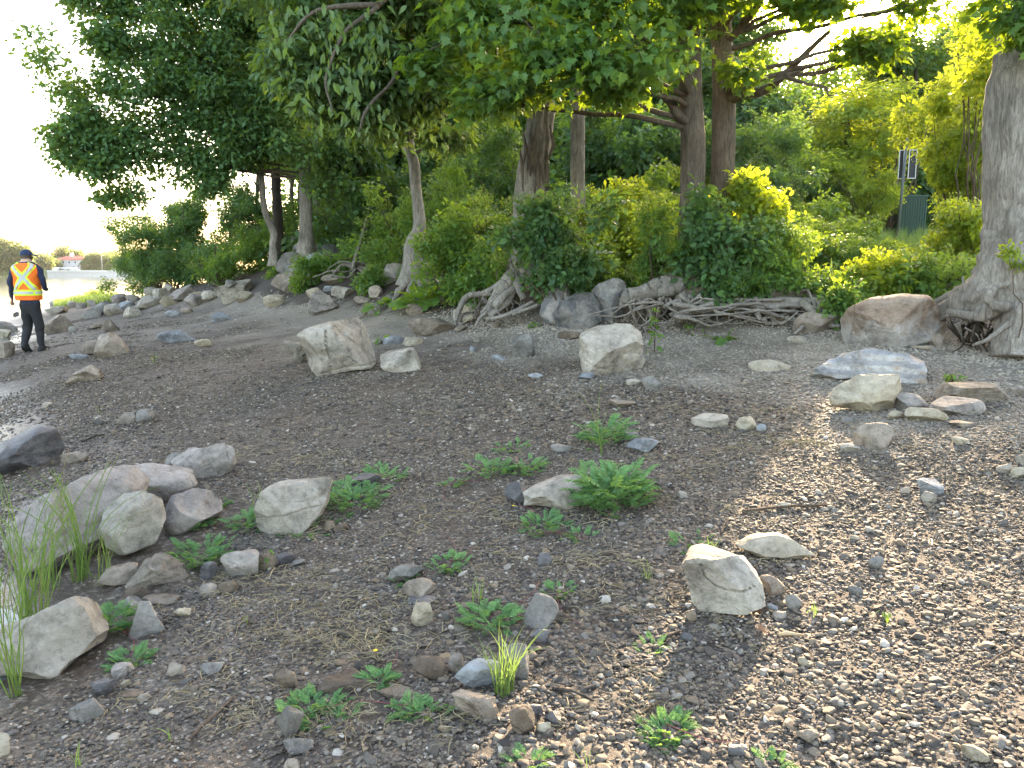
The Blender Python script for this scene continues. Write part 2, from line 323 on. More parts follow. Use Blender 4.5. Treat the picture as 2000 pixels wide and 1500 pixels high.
def bark_mat(name, dark, light, zs=.17, sc=24):
    m, nt, N, L, B = mat_base(name); tc = N.new('ShaderNodeNewGeometry')
    mp = N.new('ShaderNodeMapping'); mp.inputs['Scale'].default_value = (1, 1, zs); L.new(tc.outputs['Position'], mp.inputs[0])
    n1 = noise(N, L, mp.outputs[0], sc, 7, .7, 1.2); n2 = noise(N, L, tc.outputs['Position'], 2.5, 4, .6)
    vo = node(N, 'ShaderNodeTexVoronoi', feature='DISTANCE_TO_EDGE'); vo.inputs['Scale'].default_value = sc * 1.6
    dv = node(N, 'ShaderNodeVectorMath', operation='MULTIPLY_ADD'); L.new(n1.outputs[1], dv.inputs[0]); dv.inputs[1].default_value = (.08,.08,.08); L.new(mp.outputs[0], dv.inputs[2]); L.new(dv.outputs[0], vo.inputs['Vector'])
    rv = ramp(N, [(0, .68), (.10, 1)]); L.new(vo.outputs[0], rv.inputs[0])
    r = ramp(N, [(.3, dark), (.65, light)]); L.new(n1.outputs[0], r.inputs[0])
    c = mixc(N, L, 1.0, r.outputs[0], rv.outputs[0], 'MULTIPLY')
    r3 = ramp(N, [(.35, .75), (.65, 1.15)]); L.new(n2.outputs[0], r3.inputs[0]); c = mixc(N, L, 1.0, c, r3.outputs[0], 'MULTIPLY')
    L.new(c, B.inputs['Base Color']); B.inputs['Roughness'].default_value = .9; B.inputs['Specular IOR Level'].default_value = .15
    b = N.new('ShaderNodeBump'); b.inputs['Strength'].default_value = .45; b.inputs['Distance'].default_value = .012; L.new(rv.outputs[0], b.inputs['Height'])
    b2 = N.new('ShaderNodeBump'); b2.inputs['Strength'].default_value = .6; b2.inputs['Distance'].default_value = .02; L.new(n1.outputs[0], b2.inputs['Height']); L.new(b.outputs[0], b2.inputs['Normal'])
    L.new(b2.outputs[0], B.inputs['Normal']); return m
BK = {'grey': bark_mat('grey_bark', (.13,.11,.09), (.36,.325,.28)), 'brown': bark_mat('brown_bark', (.07,.054,.042), (.185,.15,.115)),
      'root': bark_mat('weathered_root', (.13,.11,.09), (.30,.27,.23), zs=.6, sc=18), 'dark': bark_mat('dark_bark', (.035,.028,.022), (.09,.075,.06)),
      'twig': bark_mat('twig_bark', (.08,.055,.04), (.17,.125,.09), zs=.5, sc=40)}
def water_mat():
    m, nt, N, L, B = mat_base('river_water'); g = N.new('ShaderNodeNewGeometry')
    mp = N.new('ShaderNodeMapping'); mp.inputs['Scale'].default_value = (1, .45, 1); L.new(g.outputs['Position'], mp.inputs[0])
    n = noise(N, L, mp.outputs[0], 2.5, 5, .55)
    B.inputs['Base Color'].default_value = (.10,.115,.11, 1); B.inputs['Roughness'].default_value = .06; B.inputs['IOR'].default_value = 1.33
    B.inputs['Specular IOR Level'].default_value = .5
    b = N.new('ShaderNodeBump'); b.inputs['Strength'].default_value = .35; b.inputs['Distance'].default_value = .05; L.new(n.outputs[0], b.inputs['Height']); L.new(b.outputs[0], B.inputs['Normal'])
    return m

# ------------------------------------------------------------------ ground and water
def ground():
    t = np.linspace(-1, 1, 361)
    xs = 2.2 * np.sinh(6.3 * t) / np.sinh(6.3) * 180 * np.abs(t) ** .0
    xs = np.sinh(5.6 * t) / np.sinh(5.6) * 300
    ty = np.linspace(0, 1, 420); ys = -14 + (np.sinh(5.2 * ty) / np.sinh(5.2)) * 0
    ya = np.arange(-14, 1.4, .5); yb = 1.4 * 1.0115 ** np.arange(0, 545); yb = yb[yb < 700]; ys = np.concatenate([ya, yb])
    X, Y = np.meshgrid(xs, ys); x = X.ravel(); y = Y.ravel(); z = H(x, y)
    far = np.clip((x * x + (y - 40) ** 2) ** .5 / 150 - 1, 0, 1)
    z = z * (1 - far) + far * np.where(x > -20, 2.0, -2)
    z = np.where((x < -60) | ((y > 100) & (x < -12 - (y - 100) * .0)), np.minimum(z, -1.0), z)
    nx, ny = len(xs), len(ys)
    i = np.arange(nx * ny).reshape(ny, nx); T = np.stack([i[:-1, :-1], i[:-1, 1:], i[1:, 1:], i[1:, :-1]], -1).reshape(-1, 4)
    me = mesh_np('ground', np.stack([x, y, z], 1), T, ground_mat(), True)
    n = fbm(np.stack([x, y, 0 * x], 1) * .5, 3, 3)
    lawn = np.clip((z - 1.75 + n * .3) / .5, 0, 1) * (x > -14)
    a = me.attributes.new('lawn', 'FLOAT', 'POINT'); a.data.foreach_set('value', lawn.astype(np.float32))
    tag(link('ground', me), kind='structure')
    me = mesh('water', [(-700,-40,0),(8,-40,0),(8,700,0),(-700,700,0)], [(0,1,2,3)], water_mat())
    tag(link('water', me), kind='structure')
ground()

# ------------------------------------------------------------------ instancing for leaf clouds and gravel
def cloud(name, P, rot, scl, idx, protos, parent=None, kind='stuff'):
    """one object: unlinked little meshes set out on its points with geometry nodes"""
    P = np.asarray(P, float)
    me = bpy.data.meshes.new(name); me.vertices.add(len(P)); me.vertices.foreach_set('co', P.astype(np.float32).ravel())
    for nm, ty, ar in (('rot', 'FLOAT_VECTOR', rot), ('scl', 'FLOAT', scl), ('idx', 'INT', idx)):
        a = me.attributes.new(nm, ty, 'POINT')
        a.data.foreach_set('vector' if ty == 'FLOAT_VECTOR' else 'value', np.asarray(ar, np.int32 if ty == 'INT' else np.float32).ravel())
    o = link(name, me, parent); key = tuple(p.name for p in protos); ng = _NG.get(key)
    if ng is None:
        ng = bpy.data.node_groups.new('scatter', 'GeometryNodeTree'); _NG[key] = ng
        ng.interface.new_socket('Geometry', in_out='INPUT', socket_type='NodeSocketGeometry')
        ng.interface.new_socket('Geometry', in_out='OUTPUT', socket_type='NodeSocketGeometry')
        N, L = ng.nodes, ng.links; gi = N.new('NodeGroupInput'); go = N.new('NodeGroupOutput'); jn = N.new('GeometryNodeJoinGeometry')
        def attr(nm, ty):
            a = N.new('GeometryNodeInputNamedAttribute'); a.data_type = ty; a.inputs[0].default_value = nm; return a.outputs[0]
        ar, as_, ai = attr('rot', 'FLOAT_VECTOR'), attr('scl', 'FLOAT'), attr('idx', 'INT')
        for k, p in enumerate(protos):
            ip = N.new('GeometryNodeInstanceOnPoints'); ob = N.new('GeometryNodeObjectInfo'); ob.inputs[0].default_value = p
            c = N.new('FunctionNodeCompare'); c.data_type = 'INT'; c.operation = 'EQUAL'; L.new(ai, c.inputs[2]); c.inputs[3].default_value = k
            L.new(gi.outputs[0], ip.inputs['Points']); L.new(c.outputs[0], ip.inputs['Selection']); L.new(ob.outputs['Geometry'], ip.inputs['Instance'])
            L.new(ar, ip.inputs['Rotation']); L.new(as_, ip.inputs['Scale']); L.new(ip.outputs[0], jn.inputs[0])
        L.new(jn.outputs[0], go.inputs[0])
    md = o.modifiers.new('scatter', 'NODES'); md.node_group = ng
    if kind: o['kind'] = kind
    return o
_NG = {}
def proto(name, mb, mat, smooth=False):
    return bpy.data.objects.new(name, mesh(name, mb.V, mb.F, mat, smooth, mb.t))

# ------------------------------------------------------------------ stones
_ICO = {}
def ico(l):
    if l not in _ICO:
        bm = bmesh.new(); bmesh.ops.create_icosphere(bm, subdivisions=l, radius=1)
        _ICO[l] = (np.array([v.co[:] for v in bm.verts]), np.array([[v.index for v in f.verts] for f in bm.faces])); bm.free()
    return _ICO[l]
def stone_shape(seed, lvl, k=2.8, planes=9, rough=1.0, tilt=0, ol=None, cracks=None):
    g = np.random.default_rng(seed); V, T = ico(lvl)
    p = V / (np.abs(V) ** k).sum(1)[:, None] ** (1 / k)
    if k > 2: p = p @ np.array(Euler((g.uniform(-.25, .25), g.uniform(-.25, .25), g.uniform(0, 6.3))).to_matrix())
    for i in range(planes + 3):
        n = g.normal(size=3); n[2] *= .8; n /= np.linalg.norm(n); s = (p @ n).max(); d = s * g.uniform(.52, .84)
        e = np.maximum(p @ n - d, 0); p = p - e[:, None] * n * .98
    nn = V
    p = p + nn * (.065 * rough * fbm(p * 1.4 + seed % 97, 3, 3))[:, None]
    r = 1 - np.abs(fbm(p * 3.2 + seed % 31, 8, 4)); p = p - nn * (.07 * rough * np.clip(r - .75, 0, 1) * 2)[:, None]
    if lvl >= 3: p = p + nn * ((.022 * fbm(p * 7, 12, 4) - .03 * np.clip(.22 - np.abs(fbm(p * 4.3, 15, 3)), 0, 1) * 2) * rough)[:, None]
    if tilt:
        a = R(tilt); c, s = math.cos(a), math.sin(a); p = p @ np.array([[c, 0, s], [0, 1, 0], [-s, 0, c]])
    if ol is not None:
        q = np.array(ol, float); q[:, 1] = -q[:, 1]; ctr = (q.max(0) + q.min(0)) / 2; q = q - ctr; q /= (q.max(0) - q.min(0)) / 2
        A = np.linspace(-math.pi, math.pi, 361); Rr = np.zeros(361)
        for i, a in enumerate(A):
            d = np.array([math.cos(a), math.sin(a)])
            for j in range(len(q)):
                P0, P1 = q[j], q[(j + 1) % len(q)]; e = P1 - P0; den = d[0] * e[1] - d[1] * e[0]
                if abs(den) < 1e-9: continue
                t = (P0[0] * e[1] - P0[1] * e[0]) / den; s_ = (P0[0] * d[1] - P0[1] * d[0]) / den
                if t > 0 and -1e-6 <= s_ <= 1 + 1e-6: Rr[i] = max(Rr[i], t)
        Rr = np.convolve(np.r_[Rr[-4:-1], Rr, Rr[1:4]], np.ones(7) / 7, 'valid')
        ph = np.arctan2(p[:, 2], p[:, 0]); own = np.zeros(361)
        hy = np.hypot(p[:, 0], p[:, 2]); bi = ((ph + math.pi) / (2 * math.pi) * 72).astype(int) % 72; mx = np.zeros(72); np.maximum.at(mx, bi, hy)
        mx = np.convolve(np.r_[mx[-2:], mx, mx[:2]], np.ones(5) / 5, 'valid')
        o_ = np.interp(ph, (np.arange(73)) / 72 * 2 * math.pi - math.pi, np.r_[mx, mx[0]])
        f = np.interp(ph, A, Rr) / np.maximum(o_, .2); p[:, 0] *= f; p[:, 2] *= f
    p = p - (p.max(0) + p.min(0)) / 2; p = p / (p.max(0) - p.min(0))       # unit box, centred
    if cracks:
        for line, wd, dp in cracks:                                       # grooves across the face towards -Y
            L_ = np.array(line, float); L_[:, 1] = .5 - L_[:, 1]; L_[:, 0] -= .5
            dist = np.full(len(p), 9.0); q = p[:, [0, 2]] + .012 * np.stack([fbm(p * 9, 3, 2), fbm(p * 9, 5, 2)], 1)
            for a, b in zip(L_[:-1], L_[1:]):
                e = b - a; t = np.clip(((q - a) @ e) / (e @ e), 0, 1); dist = np.minimum(dist, np.linalg.norm(q - (a + t[:, None] * e), axis=1))
            m_ = np.exp(-(dist / wd) ** 2) * (p[:, 1] < .1); p[:, 1] += dp * m_
    return p, T
BOXES = []
def rock(box, kind, label, name='rock', cat='rock', k=2.8, planes=9, rough=1.0, tilt=0, ol=None, cracks=None, dep=.8, hmin=.28, sink=.24, seed=None, lvl=None, D=None, group=None):
    u0, v0, u1, v1 = box; seed = seed or int(u0 * 7 + v0 * 13 + u1) % 99991 + 5
    uc = (u0 + u1) / 2
    if D is None: x, Dh, z = hit(uc, v1)
    else: x, Dh, z = *pt(uc, v1, D)[:2], 0
    W = (u1 - u0) * Dh / FPX; hp = (v1 - v0) * Dh / FPX
    al = math.atan((v1 - 532) / FPX); al = max(al, .02)
    h = (hp - dep * W * math.sin(al)) / math.cos(al)
    d = dep * W
    if h < hmin * hp:
        h = hmin * hp; d = max((hp - h * math.cos(al)) / math.sin(al), .25 * W)
    d = min(d, 1.6 * W)
    r = ray(uc, v1); yc = Dh + d * .46; xc = r[0] / r[1] * yc
    W *= yc / Dh
    zg = float(H(xc, yc)[0]) if D is None else pt(uc, v1, D)[2]
    zt = pt(uc, v0, Dh + d * (.5 if h > .6 * W else .62))[2] if h > .45 * hp else zg + h
    zt = max(zt, zg + .25 * h); zb = zg - sink * h - .02 * d
    px = u1 - u0
    if lvl is None: lvl = 6 if cracks else 5 if px > 90 else 4 if px > 38 else 3
    p, T = stone_shape(seed, lvl, k, planes, rough, tilt, ol, cracks)
    p = p * np.array([W, d, zt - zb])
    az = -math.atan2(xc, yc)
    me = mesh_np(name, p, T, RM[kind], True)
    o = link(name, me, None, (xc, yc, (zt + zb) / 2), (0, 0, az))
    if lvl <= 5: 
        try: me.set_sharp_from_angle(angle=R(38))
        except Exception: pass
    BOXES.append((xc, yc, max(W, d) * .5))
    return tag(o, label, cat, group)
# ------------------------------------------------------------------ the large boulders
def B(box, kind, label, **k): return rock(box, kind, label, name=k.pop('name', 'boulder'), cat='boulder', **k)
B((585,623,735,735), 'lime', 'big cream boulder split by a dark crack, standing on one corner', k=4.5, planes=5, rough=.6, dep=.75,
  ol=[(2,30),(20,18),(60,5),(118,0),(130,12),(142,55),(148,88),(140,97),(80,104),(38,113),(26,96),(12,60)],
  cracks=[([(.36,.18),(.37,.5),(.42,.72),(.40,.95)], .007, .075), ([(.47,.1),(.62,.3),(.72,.42),(.62,.62),(.75,.75)], .007, .05), ([(.3,.95),(.6,.82),(1,.78)], .012, .04)], sink=.05)
B((555,665,606,712), 'lime', 'small cream boulder leaning against the flank of the split boulder', k=3.5, ol=[(0,0),(45,5),(50,40),(35,47),(22,38),(12,20)], sink=.05)
B((1128,631,1260,736), 'lime', 'squarish pale boulder with a flat dented face beside the leafy seedling', k=4.5, planes=5, rough=.75, dep=.9,
  ol=[(2,22),(30,10),(70,0),(100,2),(122,18),(131,70),(110,104),(60,102),(15,88),(4,60)], cracks=[([(.05,.55),(.3,.7),(.45,.75)], .012, .03), ([(.85,.2),(.78,.6),(.84,.95)], .02, .04)])
B((1053,552,1130,636), 'bgrey', 'mottled grey boulder with a pointed top at the back of the grey trio', k=3, planes=6, dep=.6, ol=[(0,62),(10,35),(28,4),(42,0),(60,12),(72,40),(70,84),(20,84)], sink=.1)
B((1155,543,1225,634), 'bgrey', 'tall smooth grey boulder with a ridge down its face, touching the sloping pale root', k=3.2, planes=6, rough=.5, dep=.6, ol=[(0,28),(14,10),(44,0),(66,8),(70,45),(60,74),(42,91),(22,80),(16,50)], sink=.1)
B((1081,571,1176,645), 'bgrey', 'rounded dark topped grey boulder in front of the grey trio', k=2.8, planes=5, rough=.45, dep=.7, ol=[(0,45),(14,18),(45,2),(75,2),(92,22),(95,52),(80,70),(40,74),(8,68)])
B((1642,572,1836,682), 'rust', 'huge rounded boulder with a rusty red top and white lower side', k=2.7, planes=3, rough=.4, dep=.8,
  ol=[(2,50),(15,28),(55,8),(110,0),(155,3),(180,30),(192,65),(188,90),(140,107),(40,107),(12,100),(4,80)], lvl=6)
B((1587,675,1796,749), 'band', 'long white and blue banded slab below the rusty red boulder', k=3.2, planes=6, rough=.7, dep=.55,
  ol=[(0,60),(20,40),(55,14),(110,0),(165,8),(203,26),(209,62),(180,72),(100,66),(30,74)], lvl=6)
B((1621,725,1752,809), 'cream', 'cream wedge boulder with its square end turned towards the striped slab', k=3.8, planes=6, rough=.6, dep=.7,
  ol=[(0,45),(10,30),(50,4),(122,0),(130,28),(112,65),(98,84),(70,74),(30,62),(4,60)], cracks=[([(.3,.4),(.6,.45)], .012, .03)])
B((1327,1073,1492,1211), 'lime', 'angular cream boulder with a stepped crack and a dandelion leaf at its corner', k=4.2, planes=5, rough=.6, dep=.85,
  ol=[(3,8),(30,0),(95,4),(125,14),(158,62),(165,100),(130,122),(40,138),(25,120),(10,60)],
  cracks=[([(.22,.1),(.28,.32),(.42,.46),(.58,.50),(.9,.42)], .008, .08), ([(.0,.3),(.15,.6),(.18,1.)], .02, .03)], sink=.06)
B((500,932,652,1046), 'lime', 'flat topped cream boulder hemmed in by silverweed', k=4.5, planes=5, rough=.45, dep=.8, ol=[(0,45),(15,14),(50,4),(150,0),(148,45),(120,95),(60,110),(15,112),(2,80)],
  cracks=[([(.05,.6),(.4,.5),(.7,.42),(1,.4)], .006, .035), ([(.3,.3),(.6,.33),(.9,.25)], .008, .02)])
B((30,914,300,1112), 'pink', 'largest waterside boulder, sloping pinkish grey back beside the grass', k=3, planes=6, rough=.8, dep=.9, ol=[(0,130),(20,80),(60,30),(120,4),(190,0),(214,40),(200,110),(150,165),(90,190),(20,192)], lvl=6)
B((150,908,384,1000), 'pink', 'long low slab reaching out behind the waterside boulder', k=3.2, planes=6, dep=.5, hmin=.6, rough=.7, ol=[(0,30),(60,10),(130,0),(205,16),(212,40),(180,60),(110,74),(20,70)])
B((202,958,326,1092), 'lime', 'blocky pale boulder propped upright before the waterside slab', k=3.5, planes=7, dep=.7, ol=[(4,70),(20,30),(50,6),(85,0),(120,24),(124,60),(100,110),(40,134),(14,110)], sink=.05)
B((250,942,318,985), 'lime', 'small whitish boulder perched behind the upright blocky one', k=3.2)
B((202,960,240,990), 'cream', 'little buff stone wedged against the waterside boulder', k=2.6, name='wedged_stone')
B((320,956,437,1044), 'pink', 'smooth rounded boulder tucked beside the upright blocky one', k=2.6, planes=5, rough=.5, dep=.75, ol=[(0,50),(20,12),(60,0),(95,8),(116,35),(112,60),(60,85),(10,80)])
B((338,858,464,938), 'pink', 'pink streaked boulder lying on the gravel above the waterside slab', k=3.6, planes=6, dep=.8, ol=[(0,36),(40,14),(90,0),(118,8),(126,45),(100,72),(50,78),(20,60)])
B((320,882,362,918), 'grey', 'grey cobble partly hidden behind the pink streaked boulder', k=2.5, name='cobble')
B((-30,832,122,925), 'dark', 'dark wet boulder sitting in the shallows', k=2.8, planes=5, rough=.5, dep=.8, ol=[(0,55),(50,25),(110,0),(140,8),(152,50),(130,85),(60,93),(5,92)])
B((-20,1164,216,1332), 'lime', 'broad pale boulder rising behind the tall shore grass', k=3.2, planes=6, rough=.8, dep=.8, lvl=6, ol=[(0,90),(60,40),(120,8),(180,0),(210,30),(234,90),(232,130),(180,150),(90,168),(0,166)])
B((248,1072,372,1148), 'tan', 'pyramid shaped buff rock with a damp dark foot', k=3, planes=8, dep=.7, ol=[(0,70),(30,35),(60,2),(75,0),(105,30),(124,70),(60,76)])
B((254,1168,322,1243), 'grey', 'pointed grey rock standing like a tooth near the grass', k=2.8, dep=.7, ol=[(4,60),(18,25),(28,2),(42,6),(54,35),(68,60),(60,74),(12,75)])
B((984,940,1045,986), 'dark', 'dark broken end beside the white slab in silverweed', k=3.4, dep=.6)
B((1018,924,1156,1000), 'lime', 'pale slab with a raised white end, silverweed growing round it', k=3.8, planes=7, dep=.7, ol=[(0,40),(30,22),(80,6),(120,0),(137,12),(137,55),(110,75),(50,60),(6,62)])
B((743,677,826,729), 'lime', 'knobbly cream rock with a brown hollow side next to the split boulder', k=3, planes=10, rough=1.4, dep=.8)
B((797,620,893,658), 'tan', 'long brown layered slab lying under the burdock leaves', k=3.5, dep=.5)
B((1434,1039,1590,1096), 'cream', 'low flat cream rock just behind the angular cracked boulder', k=3, planes=5, rough=.5, dep=.6, ol=[(0,35),(35,10),(80,0),(120,15),(155,36),(110,52),(40,56)])
B((1481,1124,1532,1166), 'tan', 'half buried tan rock under the dandelion leaf', k=3)
B((88,613,150,650), 'tan', 'low tan boulder standing just past the man in the vest', k=3.2, planes=6, dep=.8)
B((187,648,250,698), 'tan', 'rounded tan boulder, bigger of a touching pair', k=2.8, dep=.8)
B((162,663,202,694), 'tan', 'tan boulder, smaller of a touching pair', k=2.7, dep=.8)
B((128,711,202,750), 'tan', 'lone tan boulder with a ridge on the open gravel', k=3.2, ol=[(0,34),(25,12),(50,0),(66,10),(73,28),(40,38)])
B((310,644,388,670), 'blue', 'thin grey slab lying flat on the open shore', k=3.6, dep=.5, hmin=.5)
B((414,609,458,627), 'blue', 'blue grey stone like a shark fin on bare soil', k=3, dep=.5, ol=[(0,18),(2,3),(20,0),(44,15)])
B((163,588,219,619), 'grey', 'long dark grey boulder lying on a slant at the end of the row', k=2.6, tilt=-20, dep=.6, ol=[(0,26),(10,14),(40,0),(55,4),(50,16),(15,31)])
B((422,545,495,588), 'lime', 'big square tan boulder with a stone lying on top', k=4, planes=5, dep=.8, ol=[(0,18),(25,4),(68,0),(73,20),(70,40),(8,42)])
B((440,546,461,560), 'grey', 'small stone lying on top of the big square tan boulder', name='perched_stone', D=20.2, hmin=.5)
B((459,568,495,590), 'cream', 'buff angular block leaning on the big square tan boulder', k=4)
B((328,555,391,588), 'pink', 'largest rounded boulder in the row under the bushes', k=2.8, dep=.8, ol=[(0,30),(15,12),(45,0),(63,12),(60,32)])
